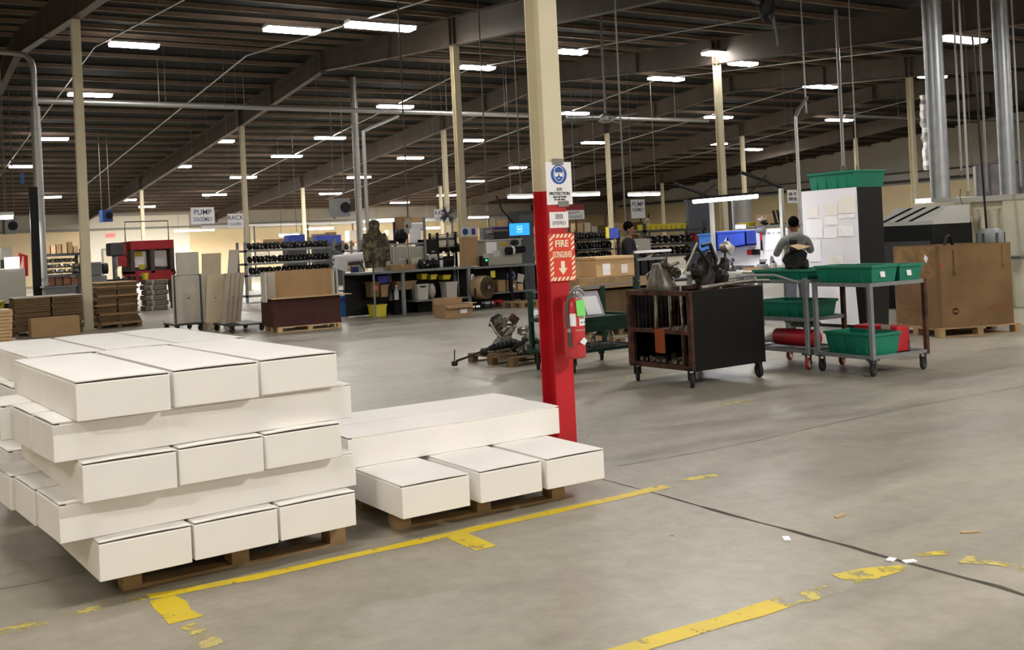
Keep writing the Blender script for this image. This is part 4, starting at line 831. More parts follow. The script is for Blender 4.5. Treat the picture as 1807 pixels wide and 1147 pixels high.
t, w, h = front('control_box', 'grey control box on the wall behind the test machine', 'control box', 853, 402, 871, 422, BYF+1.6, .2, M_grey, None, 'box_body'); MB().box(w*.2, w*.8, -.01, 0, h*.5, h*.8).build('cover', M_greylt, t); MB().box(w*.5, w*.9, -.02, -.01, h*.4, h*.5).build('lever', M_black, t); MB().box(w*.35, w*.65, .2, .26, -t.location.z, h).build('mounting_post', M_grey, t)
t, w, h = front('parts_bin_row', 'long blue bin behind the control box, left of the monitor', 'bin', 871, 400, 899, 408, BYF+2.2, .3, mat('violet_blue_bin', '4444a0', .5), None, 'bin_body'); MB().box(0, w, -.02, 0, 0, h*.3).build('label_strip', M_pine, t); MB().box(0, w, .0, .3, -t.location.z, 0).build('stand', M_greydk, t)
t, w, h = front('electrical_cabinet', 'tall dark grey cabinet behind the monitor beside the red column', 'cabinet', 915, 372, 942, 466, BYF+.9, .5, M_greydk, None, 'cabinet_body', 0, base=0); MB().box(.03, w-.03, -.012, 0, .1, h-.1).build('door', mat('slate_door', '55595e', .5), t); MB().box(w*.85, w*.9, -.03, -.012, h*.5, h*.56).build('handle', M_steel, t)
fc = yp(860, 507, BYF-.25); r = 19*27/1842; t = thing('drum_fan', 'big round drum fan standing under the bench edge', 'fan', (fc.x, BYF-.25, fc.z))
MB().lathe([(r, 0), (r*1.03, .02), (r*1.03, .32), (r, .34), (r*.97, .34), (r*.97, 0)], (0, 0, 0), (-.35, 1, 0), 32).build('drum', mat('tan_drum_shell', 'a8916c', .5, var=.1), t, 0, True); g_ = MB()
n_ = Vector((-.35, 1, 0)).normalized(); u_ = Vector((n_.y, -n_.x, 0))
for q in (.2, .36, .52, .68, .84, 1): g_.tube([tuple(u_*r*q*math.cos(i*math.pi/12)+Vector((0, 0, 1))*r*q*math.sin(i*math.pi/12)-n_*.03) for i in range(24)], .006, 4, closed=True)
for i in range(12): a_ = i*math.pi/6; g_.tube([tuple(-n_*.04), tuple(u_*r*math.cos(a_)+Vector((0, 0, 1))*r*math.sin(a_)-n_*.02)], .005, 4)
g_.build('grille', M_blackm, t); MB().lathe([(r*.95, 0), (r*.95, .02)], tuple(n_*.03), tuple(n_), 24).build('fan_disc', M_black, t); MB().lathe([(.05, 0), (.05, .03)], tuple(-n_*.06), tuple(n_), 14).build('hub', M_grey, t)
for s in (-1, 1): MB().tube([tuple(u_*r*1.05*s+n_*.15), tuple(u_*r*1.1*s+n_*.15+Vector((0, 0, -fc.z+.03)))], .02, 6).build('leg', M_blackm, t)
MB().tube([tuple(u_*r*1.3*-1+n_*.15+Vector((0, 0, -fc.z+.02))), tuple(u_*r*1.3+n_*.15+Vector((0, 0, -fc.z+.02)))], .02, 6).build('foot', M_blackm, t)
# things on and under the benches
zs2 = yp(905, 514, BYF+.1).z
carton('cardboard_box', 'small kraft box right of the drum fan on the lower shelf', 879, 494, 892, 514, BYF+.15, .3, base=zs2); carton('cardboard_box', 'kraft box with a white label on the lower shelf left of the red column', 895, 494, 912, 514, BYF+.15, .3, base=zs2, lab=M_paper); carton('cardboard_box', 'small pale box on the lower shelf nearest the red column', 914, 500, 923, 514, BYF+.15, .25, M_kraftlt, base=zs2)
rc = yp(899, 487, BYF+.2); tt = thing('tape_roll', 'violet roll of film above the labelled kraft box', 'roll', (rc.x, BYF+.2, rc.z)); MB().lathe([(.04, 0), (.1, 0), (.1, .12), (.04, .12)], (0, 0, 0), (.3, -1, .2), 18).build('roll', mat('violet_film', '6a69a0', .4), tt, 0, True); MB().lathe([(.038, -.005), (.038, .125)], (0, 0, 0), (.3, -1, .2), 12).build('core', M_black, tt)
t, w, h = front('paper_sheet', 'tilted grey paper pinned under the bench edge near the red column', 'paper', 912, 482, 926, 499, BYF+.05, .006, None); MB().prism([(0, h*.15), (w*.75, 0), (w, h*.8), (w*.2, h)], 0, .004).build('sheet', M_greycard, t)
t, w, h = front('yellow_tag', 'yellow tag hanging from the bench edge by the drum fan', 'tag', 866, 478, 874, 490, BYF-.02, .006, M_yellow, None, 'tag'); MB().tube([(w/2, .003, h), (w/2, .01, h+.12)], .004, 4).build('string', M_black, t)
t, w, h = front('white_gauge', 'white level gauge strip on the dark bench leg left of the drum fan', 'gauge', 832, 484, 836.5, 501, BYF-.02, .03, M_signw, None, 'strip'); MB().box(w*.3, w*.7, -.004, 0, h*.1, h*.9).build('scale', M_grey, t)
t, w, h = front('floor_jack', 'red floor jack with a pale handle under the bench', 'jack', 873, 529, 889, 546, BYF+.3, .4, M_red, None, 'jack_body', .02, base=0.02); MB().tube([(w, .1, h*.6), (w+.5, .0, h*.75)], .018, 6).build('handle', M_steel, t); MB().cyl((w*.3, -.03, .05), (w*.3, 0, .05), .05).build('wheel', M_black, t)
t, w, h = front('document_stack', 'white stack of papers on the floor left of the red jack', 'paper', 857, 532, 871, 536, BYF+.1, .2, M_paper, None, 'sheets', 0); MB().box(-.02, w+.02, 0, .25, -t.location.z+.0, -.0).build('tray', M_greydk, t)
pallet('wooden_pallet', 'small wooden pallet on the floor beside the red jack', (yp(921, 548, BYF-1.1).x, BYF-1.1, 0), 0, .9, .9, .14, M_wood, 6)
# open cartons in front
carton('open_carton', 'long open kraft carton on the floor before the packing bench', 786, 537, 834, 562, 20.1, .5, base=0, flaps=True, lab=M_paper); c2 = carton('open_carton', 'plain kraft carton with an orange sticker just behind the long open one', 779, 526, 816, 552, 21.1, .45, base=0, lab=None, tape=False)
MB().box(.5*0+.42, .52, -.003, 0, .22, .34).build('orange_sticker', mat('orange_sticker', 'e0674a', .6), c2)
# under the packing bench
for (xa, ya, xb_, yb_, m, nm, lab, cat, dy, base) in (
 (737, 501, 757, 525, M_greylt, 'white_tub', 'pale tub with a dark grip on the lower bench shelf', 'tub', .1, 1), (758, 499, 774, 520, M_greycard, 'grey_sack', 'bulging grey sack on the lower bench shelf', 'sack', .25, 1), (788, 497, 808, 522, M_greycard, 'grey_carton', 'grey box at the right end of the lower bench shelf', 'box', .2, 1),
 (700, 496, 735, 511, M_kraft, 'hanging_tray', 'kraft tray slung under the packing bench top', 'tray', .3, 0), (655, 497, 671, 524, M_kraftdk, 'sticker_box', 'brown box with an orange sticker under the left bench end', 'box', .3, 0), (672, 502, 686, 524, M_kraft, 'brown_box', 'plain brown box right of the orange-stickered one', 'box', .35, 0), (667, 487, 686, 500, mat('violet_blue_bin', '4444a0', .5), 'violet_bin', 'violet bin tucked under the left bench top', 'bin', .35, 0),
 (660, 537, 683, 551, M_yellow, 'yellow_tub', 'yellow tub on the floor under the left bench end', 'tub', .2, -1), (697, 531, 712, 554, M_black, 'black_tub', 'black tub on the floor behind the bench leg', 'tub', .3, -1), (737, 530, 768, 551, M_black, 'black_tub', 'wide black tub on the floor under the lower bench shelf', 'tub', .5, -1)):
    bz = yp(780, 527, BYF+.1).z if base == 1 else (0 if base == -1 else None)
    t, w, h = front(nm, lab, cat, xa, ya, xb_, yb_, BYF+dy, .35, None, base=bz)
    if nm == 'grey_sack': MB().blob((w/2, .17, h/2), (w/2*.88, .15, h/2*.9), 5, 12, 8, .1).build('sack_body', m, t, 0, True)
    else: MB().taper(0, w, 0, .35, 0, h, .02).build('body', m, t, .006); MB().box(-.01, w+.01, -.01, .36, h-.03, h).build('rim', m, t)
    if nm == 'sticker_box': MB().box(w*.2, w*.7, -.004, .02, h*.45, h*.75).build('orange_sticker', mat('orange_sticker', 'e0674a', .6), t)
    if nm == 'white_tub': MB().box(w*.25, w*.75, -.004, .02, h*.78, h*.88).build('grip', M_black, t)
for i, (xa, xb_) in enumerate(((744, 754), (760, 772), (782, 796))):
    t, w, h = front('yellow_bin', ('small yellow bin under the bench below the black drawer', 'middle yellow bin hung under the packing bench top', 'right yellow bin hung under the packing bench top')[i], 'bin', xa, 483+1*i, xb_, 493, BYF+.3, .3, M_yellow, None, 'bin_body', .004, taper=.02); MB().box(0, w, -.01, .02, h*.7, h).build('lip', M_yellow, t)
t, w, h = front('plastic_bottle', 'clear plastic bottle between the two left bench legs', 'bottle', 697, 504, 705, 529, BYF+.2, .1, None); MB().lathe([(w/2, 0), (w/2, h*.6), (w*.2, h*.8), (w*.2, h)], (w/2, .05, 0), n=14).build('bottle_body', mat('clear_bottle', 'b6bcc0', .15, spec=.7), t, 0, True); MB().lathe([(w*.22, h*.95), (w*.22, h*1.02)], (w/2, .05, 0), n=12).build('cap', M_paper, t)
# camouflage jacket on its post
M_camo = mat('camouflage_cloth', '6e6450', .9, scale=9, col2='3d382e', contrast=(.42, .52))
a = yb(637, 388, 678, 471, BYF-.15); cx_ = (a[0]+a[1])/2; t = thing('camouflage_jacket', 'camouflage hooded jacket hanging on a post at the bench end', 'jacket', (cx_, BYF-.26, a[2])); H_ = a[3]-a[2]; w = a[1]-a[0]
prof = [(-.02, .36, .13), (.2, .4, .14), (.45, .42, .15), (.62, .38, .15), (.72, .24, .12), (.8, .17, .12), (.9, .19, .13), (.97, .14, .11), (1, .05, .05)]
g_ = MB(); o_ = []
for fz, rx, ry in prof: o_.append([(rx*w*1.15*math.cos(2*math.pi*i/18)*(1+.06*math.sin(5*i+fz*9)), ry*1.4*math.sin(2*math.pi*i/18)*(1+.1*math.sin(7*i)), fz*H_) for i in range(18)])
vs = [p for r_ in o_ for p in r_]; fs = [(i*18+k, i*18+(k+1) % 18, (i+1)*18+(k+1) % 18, (i+1)*18+k) for i in range(len(o_)-1) for k in range(18)]; fs += [tuple(range(18))[::-1], tuple((len(o_)-1)*18+k for k in range(18))]; g_.add(vs, fs); g_.build('jacket_body', M_camo, t, 0, True)
for s in (-1, 1): MB().tube([(s*w*.3, 0, H_*.68), (s*w*.44, -.05, H_*.45), (s*w*.42, -.12, H_*.12)], [.1, .09, .08], 10).build('sleeve', M_camo, t, 0, True)
MB().tube([(0, .14, -a[2]), (0, .14, H_*.9)], .025, 8).build('post', M_grey, t)
# wrapping machine
wp = zp(630, 555); t = thing('wrapping_machine', 'blue stretch-wrap machine with a white film roll on top', 'machine', (wp.x, wp.y, 0)); zt = yp(628, 470, wp.y).z; zr = yp(610, 456, wp.y).z
MB().box(-.08, .08, -.06, .1, 0, zt).build('mast', M_navy, t, .01); MB().box(-.25, .25, -.2, .3, 0, .08).build('base', M_navy, t); x_0 = yp(586, 456, wp.y).x-wp.x
MB().cyl((x_0, -.1, zr-.02), (x_0+.78, -.1, zr+.03), .11, None, 20).build('film_roll', M_paper, t, 0, True); MB().cyl((x_0-.02, -.1, zr-.02), (x_0+.95, -.1, zr+.04), .03, None, 10).build('roll_core', M_greydk, t); MB().sheet([[(x_0+.05, -.2, zr-.05), (x_0+.3, -.22, zr-.07)], [(x_0-.1, -.2, zr-.2), (x_0+.3, -.2, zr-.33)]], .006).build('film_tail', M_paper, t)
MB().box(-.14, .1, -.08, .08, zr-.18, zr+.1).build('roll_head', M_greydk, t); MB().tube([(.1, -.05, zr-.1), (.22, -.08, zr-.3), (.12, -.1, zr-.55)], .018, 6).build('cable', M_black, t)
t, w, h = front('blue_carton', 'bright blue box under the film roll beside the dark red crate', 'box', 598, 522, 614, 550, wp.y-.3, .4, mat('bright_blue_box', '2f86c8', .6), None, 'box_body', 0, base=0); MB().box(w*.1, w*.9, -.004, 0, h*.7, h*.9).build('label', M_blue, t)
t, w, h = front('blue_tank', 'navy compressor tank on the floor right of the blue mast', 'tank', 633, 528, 655, 553, wp.y+.45, .3, None, base=0); MB().cyl((0, .2, h*.5), (w, .2, h*.5), h*.42, None, 18).build('tank', M_navy, t, 0, True)
for x in (.05, w-.08): MB().box(x, x+.04, .1, .3, 0, h*.2).build('foot', M_black, t)
MB().box(w*.3, w*.7, .12, .28, h*.88, h*1.1).build('motor', M_black, t)
# dark red crate with a bent cardboard display
cY = 20.35; pallet('wooden_pallet', 'wooden pallet under the dark red crate', (7.2, cY, 0), -.05, 1.35, .95, .11, M_pine, 6)
a = yb(458, 524, 598, 578, cY); t = thing('red_crate', 'dark red box crate with kraft display board on a pallet', 'crate', (7.13, cY+.02, .11), -.05); w, h = 1.42, a[3]-.13
MB().box(0, w, 0, .9, 0, h).build('crate_body', M_redcrate, t, .006); MB().box(.28, .3, -.004, 0, .02, h).build('corner_seam', mat('darker_red', '47191a', .7), t)
h2 = yp(530, 476, cY+.5).z-.11-h; MB().sheet([[(-.05, -.12, h+.012), (w+.2, -.14, h+.02)], [(-.02, .6, h+.014), (w+.1, .6, h+.014)]], .015).build('shelf_lip', M_pine, t)
MB().sheet([[(x, .55+.06*math.sin(math.pi*x/w)+(0 if 0 < x < w else -.1), z) for x in (.02, .12, .4, .75, 1.1, w-.1, w)] for z in (h+.02, h+h2*.5, h+h2*(1.0))], .012).build('back_board', M_kraft, t)
MB().box(-.02, .02, .3, .6, h+.02, h+h2*.96).build('white_edge', M_greycard, t); MB().box(-.1, -.06, .2, .5, h*.9, h+h2*.98).build('side_board', M_greycard, t)
for x in (w-.02, w+.06): MB().box(x, x+.03, .35, .6, h+.02, h+h2*.97).build('side_board', M_greylt, t)
MB().sheet([[(.04, .5, h+.02), (.22, .56, h+.02)], [(.04, .5, h+h2*.95), (.22, .56, h+h2*.97)]], .01).build('inner_flap', M_greycard, t)
# trolleys of grey cardboard sheets
def panel_cart(label, x, y, w, dpt, h):
    t = thing('panel_cart', label, 'cart', (x, y, 0)); MB().box(0, w, 0, dpt, .14, .17).build('deck', M_greydk, t); (MB().tube([(.03, .03, .15), (.03, .03, h), (w-.03, .03, h), (w-.03, .03, .15)], .02, 8).build('push_frame', M_greydk, t) if h > .6 else None)
    for px in (.06, w-.06):
        for py in (.06, dpt-.06): caster(t, px, py, .065, .03, M_rubber, M_greydk, .4, top=.14)
    return t
a = yb(308, 486, 345, 574, 22.9); panel_cart('panel cart with a dark tube frame holding grey sheets at the left', a[0]-.02, 22.88, .62, 1.0, a[3])
pa = zp(421, 588); panel_cart('panel cart under the leaning bundles of grey cardboard', zp(378, 583).x-.05, 21.3, .75, 1.2, .5)
for (x1, x2, yt, yb_, Y, tilt, m, lab, zb) in ((305, 362, 484, 577, 23.0, 0, M_greycard, 'big grey cardboard sheet inside the dark tube frame of the cart', .18), (313, 353, 445, 577, 23.35, 0, M_greycard, 'tall grey sheet standing behind the tube frame', .18), (353, 393, 447, 577, 23.3, .05, mat('warm_grey_cardboard', 'c3b59c', .8, var=.1), 'tall warm grey sheet in the middle of the cart row', .003), (392, 415, 441, 577, 23.2, .12, M_greycard, 'curled grey sheet at the right end of the tall row', .003), (362, 399, 484, 576, 22.2, .06, mat('warm_grey_cardboard', 'c3b59c', .8, var=.1), 'shorter warm grey sheet leaning in the cart gap', .2), (390, 434, 482, 572, 21.75, .13, mat('tan_grey_cardboard', 'ada190', .8, var=.1), 'thick bundle of tan cardboard leaning right on the second cart', .2)):
    a = yb(x1, yt, x2, yb_, Y); w, h = a[1]-a[0], a[3]-zb; t = thing('cardboard_sheet', lab, 'cardboard', (a[0], Y, zb)); th = .16 if 'bundle' in lab else .04
    k_ = tilt*h; w2 = max(w-k_, w*.75)
    MB().prism([(0, 0), (w2, 0), (w2+k_, h), (k_, h)], 0, th).build('sheet', m, t)
    MB().prism([(w2*.45+k_*.5, h*.5), (w2*.53+k_*.5, h*.5), (w2*.53+k_*.52, h*.52), (w2*.45+k_*.52, h*.52)], -.003, 0).build('hand_slot', M_greydk, t)
    if 'bundle' in lab:
        for q in (.25, .5, .75): MB().prism([(w2*q, 0), (w2*q+.008, 0), (w2*q+k_+.008, h), (w2*q+k_, h)], -.003, 0).build('sheet_edge', M_greydk, t)
# ================================================================== lit assembly bench, cabinet and machines on the right
def side(name, label, cat, x1, y1, x2, y2, X, depth, m, part='body', bevel=0, base=None, group=None):
    "thing whose face toward -X fills the measured box on the plane X; local x runs into the thing, local y along +Y"
    a = xb(x1, y1, x2, y2, X); z0 = a[2] if base is None else base
    t = thing(name, label, cat, (X, a[0], z0), 0, group); w, h = a[1]-a[0], a[3]-z0
    if m: MB().box(0, depth, 0, w, 0, h).build(part, m, t, bevel)
    return t, w, h
SWX = Matrix(((0, 1, 0, 0), (1, 0, 0, 0), (0, 0, 1, 0), (0, 0, 0, 1)))       # prism polygons given as (y, z), drawn along x
PX_ = 13.6
zb_ = xp(1330, 480, 12.85).z
a = xb(1262, 405, 1392, 478, PX_); bt = thing('assembly_bench', 'lit assembly bench with white pegboard back and two light posts', 'workbench', (12.85, a[0], 0)); w, h = a[1]-a[0], a[3]
MB().box(0, .8, -.1, w+.1, zb_-.05, zb_).build('bench_top', M_greylt, bt, .004)
for yy in (0, w-.06):
    for xx in (.03, .7): MB().box(xx, xx+.06, yy, yy+.06, 0, zb_-.05).build('leg', M_grey, bt)
pb_ = MB().box(.74, .76, 0, w, zb_+.08, h).build('pegboard', mat('white_pegboard', 'eceaf2', .6), bt)
hl = MB(); ny, nz = int(w/.06), int((h-zb_-.1)/.06)
for i in range(ny):
    for j in range(nz): hl.box(.738, .74, .03+i*.06, .036+i*.06, zb_+.11+j*.06, zb_+.116+j*.06)
tag(hl.build('peg_holes', mat('peg_hole_grey', 'a9a7b3', .8), pb_), kind='stuff')
zA2 = xp(1385, 332, 12.9).z
for i, px in enumerate((1262, 1386)):
    yy = xp(px, 420, 13.3).y-a[0]; MB().box(.37, .43, yy-.03, yy+.03, zb_, xp(px, 350 if i == 0 else 332, 13.3).z).build('light_post', M_greylt, bt)
    zt_ = xp(px, 350 if i == 0 else 332, 13.3).z; MB().tube([(.45, yy, zt_), (.2, yy+.1, zt_+.12), (-.15, yy+.35, zt_+.3)], .03, 8).build('post_arm', M_black, bt)
la = xb(1224, 345, 1336, 357, 12.6); lt = thing('bench_light', 'bright white tube light hung over the lit assembly bench', 'light', (12.6, (la[0]+la[1])/2, xp(1280, 351, 12.6).z)); lw = (la[1]-la[0])/2
mtube = mat('cold_tube_light', 'eef1ff', .4, emit=9); MB().cyl((0, -lw, 0), (0, lw, 0), .035, None, 12).build('tube', mtube, lt, 0, True); MB().box(-.04, .04, -lw-.12, lw+.12, .03, .07).build('housing', M_black, lt); MB().tube([(0, -lw*.8, .07), (.4, -lw*.8, .35)], .015, 6).build('bracket', M_black, lt); MB().tube([(0, lw*.8, .07), (.4, lw*.8, .3)], .015, 6).build('bracket', M_black, lt)
ld = bpy.data.lights.new('tube_lamp', 'AREA'); ld.shape = 'RECTANGLE'; ld.size = .15; ld.size_y = lw*2; ld.energy = 14; ld.color = (.9, .94, 1)
lo = bpy.data.objects.new('lamp', ld); COL.objects.link(lo); lo.parent = lt; lo.location = (0, 0, -.05)
# hung on the pegboard
def pb(px, py): p = xp(px, py, PX_-.02); return p
for i, (x1, y1, x2, y2, m, lab) in enumerate(((1232, 412, 1266, 446, mat('light_blue_plastic', '4f86dd', .4, var=.1), 'light blue bin at the left end of the pegboard bench'), (1264, 408, 1316, 442, M_blue, 'dark blue bin with white emblem hanging on the pegboard'))):
    t, w, h = side('hanging_bin', lab, 'bin', x1, y1, x2, y2, PX_-.28, .27, None)
    b_ = MB().prism([(0, h*.25), (w, .0), (w, h*.95), (w*.5, h), (0, h*.97)], 0, .02, SWX); b_.prism([(0, h*.25), (w, 0), (w, .02), (0, h*.25+.02)], 0, .26, SWX); b_.prism([(0, h*.25), (.02, h*.25), (.02, h), (0, h)], 0, .26, SWX); b_.prism([(w-.02, 0), (w, 0), (w, h), (w-.02, h)], 0, .26, SWX); b_.build('bin_shell', m, t)
    MB().prism([(-.01, h*.93), (w+.01, h*.9), (w+.01, h*1.0), (-.01, h*1.02)], -.015, .0, SWX).build('rim', m, t)
    if i: MB().prism([(w*.62, h*.45), (w*.75, h*.42), (w*.64, h*.68)], -.004, 0, SWX).build('white_emblem', M_paper, t)
for i, (x1, y1, x2, y2, lab) in enumerate(((1316, 408, 1341, 442, 'calendar sheet with a faint grid on the pegboard'), (1351, 404, 1386, 441, 'blank white sheet on the pegboard right of the mallet'), (1297, 396, 1316, 404, 'folded white paper on the top edge of the pegboard'))):
    t, w, h = side('paper_sheet', lab, 'paper', x1, y1, x2, y2, PX_-.02, .005, M_paper, 'sheet')
    if i == 0:
        g_ = MB()
        for q in range(1, 6): g_.box(-.001, 0, w*q/6-.003, w*q/6, .02, h-.05)
        for q in range(1, 7): g_.box(-.001, 0, .01, w-.01, h*q/8, h*q/8+.004)
        g_.build('printed_grid', mat('pale_grey_print', 'c3c1d0', .8), t)
    if i == 1:
        for y0_, y1_ in ((.72, .9), (.55, .62), (.2, .38)): MB().box(-.001, 0, w*y0_, w*y1_, h*.76, h*.86).build('smudged_word', mat('smudge_grey', 'a3a2ad', .8), t)
p = pb(1346, 406); t = thing('mallet', 'grey rubber mallet with red and black handle on the pegboard', 'mallet', (PX_-.068, p.y, p.z)); MB().cyl((0, -.085, 0), (0, .085, 0), .05, None, 16).build('head', mat('grey_rubber_head', '75757b', .6), t, .008); MB().cyl((0, 0, -.05), (0, 0, -.18), .018).build('red_grip', M_red, t); MB().cyl((0, 0, -.18), (0, 0, -.36), .017, .022).build('handle', M_blackm, t)
t, w, h = side('stapler', 'red and black tool pinned below the calendar on the pegboard', 'tool', 1318, 440, 1338, 450, PX_-.075, .05, None); MB().box(0, .05, 0, w*.6, 0, h).build('black_body', M_black, t, .01); MB().box(-.004, .054, w*.6, w, 0, h*.95).build('red_end', M_red, t, .01)
def onb(px, x=13.1): return xp(px, 478, x).y
for i, (px, r, hh, m, nm, lab, cat) in enumerate(((1273, .055, .12, mat('blue_water_jug', '8fa9c9', .15, spec=.7), 'water_jug', 'small clear blue jug on the lit bench', 'jug'), (1346, .1, .12, M_grey, 'grey_pot', 'wide grey pot of tools on the lit bench below the mallet', 'pot'), (1366, .05, .14, M_greylt, 'grey_pot', 'narrow grey pot on the lit bench beside the torn cardboard', 'pot'), (1363, .035, .22, M_grey, 'steel_cylinder', 'upright steel cylinder at the back of the lit bench', 'cylinder'))):
    xx = 13.1 if i != 3 else 13.38; t = thing(nm, lab, cat, (xx, onb(px, xx), zb_+.003)); MB().lathe([(r*.9, 0), (r, .02), (r, hh*.8), (r*.85, hh)], n=18).build('body', m, t, 0, True); MB().lathe([(r*.5, 0), (r*.5, .03)], (0, 0, hh), n=12).build('cap', M_black if i != 3 else M_steel, t)
    if i == 1:
        for q in range(4): MB().tube([(0, .03*q-.05, hh), (0, .05*q-.1, hh+.08)], .01, 5).build('tool_handle', M_black, t)
t = thing('tape_dispenser', 'grey tape spool standing on the lit bench', 'dispenser', (13.05, onb(1292, 13.05), zb_+.003)); MB().lathe([(.07, 0), (.07, .03), (.02, .04), (.02, .14), (.03, .15)], n=14).build('stand', M_greydk, t, 0, True); MB().lathe([(.05, -.03), (.05, .03)], (0, 0, .2), (0, 1, 0), 16).build('spool', M_grey, t); MB().lathe([(.02, -.04), (.02, .04)], (0, 0, .2), (0, 1, 0), 10).build('core', M_black, t)
t = thing('cardboard_tray', 'low brown tray at the middle of the lit bench', 'tray', (12.98, onb(1328, 13), zb_+.003)); poly_wall(MB(), [(0, -.25), (.3, -.25), (.3, .2), (0, .2)], .01, 0, .06).build('tray_wall', M_kraft, t); MB().box(.005, .295, -.245, .195, 0, .008).build('tray_bottom', M_kraft, t)
t = thing('paper_stack', 'flat white papers at the front edge of the lit bench', 'paper', (12.79, onb(1322, 12.9), zb_+.003)); MB().box(0, .15, -.25, .12, 0, .015).build('sheets', M_paper, t); MB().box(.02, .1, -.1, .0, .015, .02).build('printed_card', mat('pinkish_print', 'b59aa6', .8), t)
# shelf goods seen above the pegboard
t = thing('rear_rack', 'grey rack standing right behind the lit pegboard bench', 'rack', (14.2, a[0]-.1, 0)); w = a[1]-a[0]+.1; zr = xp(1340, 398, 14.3).z
for yy in (0, w-.05):
    for xx in (0, .45): MB().box(xx, xx+.05, yy, yy+.05, 0, zr).build('post', M_grey, t)
for z in (.3, .9, zr): MB().box(0, .5, 0, w, z-.03, z).build('shelf_board', M_grey, t)
for i, (px, ww, hh, m, nm, lab, cat) in enumerate(((1318, .3, .07, M_yellow, 'yellow_tray', 'yellow tray on the rack behind the pegboard', 'tray'), (1342, .24, .2, M_kraft, 'cardboard_box', 'kraft box on the rack behind the mallet', 'box'), (1373, .2, .22, M_black, 'black_stand', 'black folded stand on the rack behind the pegboard', 'stand'), (1349, .12, .1, M_blackm, 'wire_bundle', 'black bundle with white wires above the mallet', 'wire bundle'))):
    xx = 14.35 if i != 3 else 14.22; t = thing(nm, lab, cat, (xx, xp(px, 398, xx).y, zr))
    if nm == 'yellow_tray': MB().taper(-.1, .1, -ww/2, ww/2, 0, hh, .02).build('tray_body', m, t); MB().box(-.11, .11, -ww/2-.01, ww/2+.01, hh-.01, hh).build('rim', m, t)
    elif nm == 'cardboard_box': MB().box(0, .3, -ww/2, ww/2, 0, hh).build('carton_body', m, t); MB().box(-.002, 0, -.03, .06, hh*.5, hh*.7).build('paper_label', M_paper, t)
    elif nm == 'black_stand':
        MB().box(-.1, .1, -ww/2, ww/2, 0, .03).build('base', m, t)
        for q in (-.06, .04): MB().tube([(0, q, .03), (0, q+.06, hh*1.2)], .025, 6).build('folded_leg', m, t)
    else:
        MB().blob((0, 0, .05), (.05, .09, .05), 4).build('bundle', m, t); wr = random.Random(1)
        for q in range(5): MB().tube([(0, 0, .08), (-.03, wr.uniform(-.12, .12), wr.uniform(.05, .2))], .006, 4).build('wire', M_paper, t)
# worktop boards and rods in front of the crate
# --- notice cabinet with tote on top
ccx, ccy = 13.25, 10.75
cbx = xb(1418, 333, 1515, 470, ccx); cw, ch = cbx[1]-cbx[0], xp(1466, 334, ccx).z
t = thing('notice_cabinet', 'tall cabinet with white notice-covered side and black front', 'cabinet', (ccx, cbx[0], 0)); dpx = yp(1559, 400, cbx[0]).x-ccx
MB().box(.0, dpx, 0.0, cw, .0, ch-.02).build('cabinet_body', M_black, t); MB().box(-.012, 0, .0, cw, .05, ch).build('white_side_panel', mat('white_board', 'e6e6ee', .45), t); MB().box(-.01, dpx, 0, cw, ch-.02, ch).build('cabinet_top', M_black, t)
for i, (x1, y1, x2, y2) in enumerate(((1423, 364, 1444, 385), (1423, 387, 1452, 420), (1424, 424, 1449, 462), (1455, 360, 1478, 380), (1455, 381, 1478, 397), (1454, 401, 1477, 420), (1479, 347, 1511, 376), (1480, 378, 1508, 385), (1480, 398, 1507, 417), (1461, 452, 1488, 466))):
    q = xb(x1, y1, x2, y2, ccx-.014); MB().sheet([[(-.014-.006*((i+k+j) % 2), q[0]-cbx[0]+(q[1]-q[0])*k/2, q[2]+(q[3]-q[2])*j) for k in range(3)] for j in (0, 1)], .002).build('notice', M_paper if i % 3 else mat('cream_paper', 'e9e4e0', .8), t)
tote('storage_tote', 'green tote standing on top of the tall notice cabinet', (ccx+.33, cbx[0]+cw*.42, ch), math.pi/2-.04, cw*.86, dpx*1.2, .27, tags=((1, 7),))
# --- black striped hood machine
t, w, h = side('press_machine', 'black machine with sloped grey hood and three black stripes', 'machine', 1556, 396, 1646, 445, 16.6, 1.2, M_blackm, 'machine_body', .02, base=0)
a2 = xb(1550, 366, 1640, 400, 16.6); hz = xp(1600, 367, 17).z-t.location.z
mg = mat('hood_grey', 'a9a8a4', .5); MB().prism([(0, h-.02), (0, h+.05), (.45, hz), (1.1, hz), (1.1, h-.02)], -.02, w+.02).build('hood', mg, t)
hn = math.atan2(hz-h-.05, .45)
for i in range(3): 
    y0 = w*(.18+.27*i); MB().add([(-.006, y0+.22, h+.055), (-.006, y0+.3, h+.055), (.42, y0-.02, hz-.015), (.42, y0-.1, hz-.015), (-.012, y0+.22, h+.06), (-.012, y0+.3, h+.06), (.414, y0-.02, hz-.009), (.414, y0-.1, hz-.009)], [(0, 1, 2, 3), (7, 6, 5, 4), (0, 4, 5, 1), (1, 5, 6, 2), (2, 6, 7, 3), (3, 7, 4, 0)]).build('black_stripe', M_black, t)
MB().box(-.02, 0, .05, w-.05, h*.55, h*.8).build('access_cover', M_greydk, t)
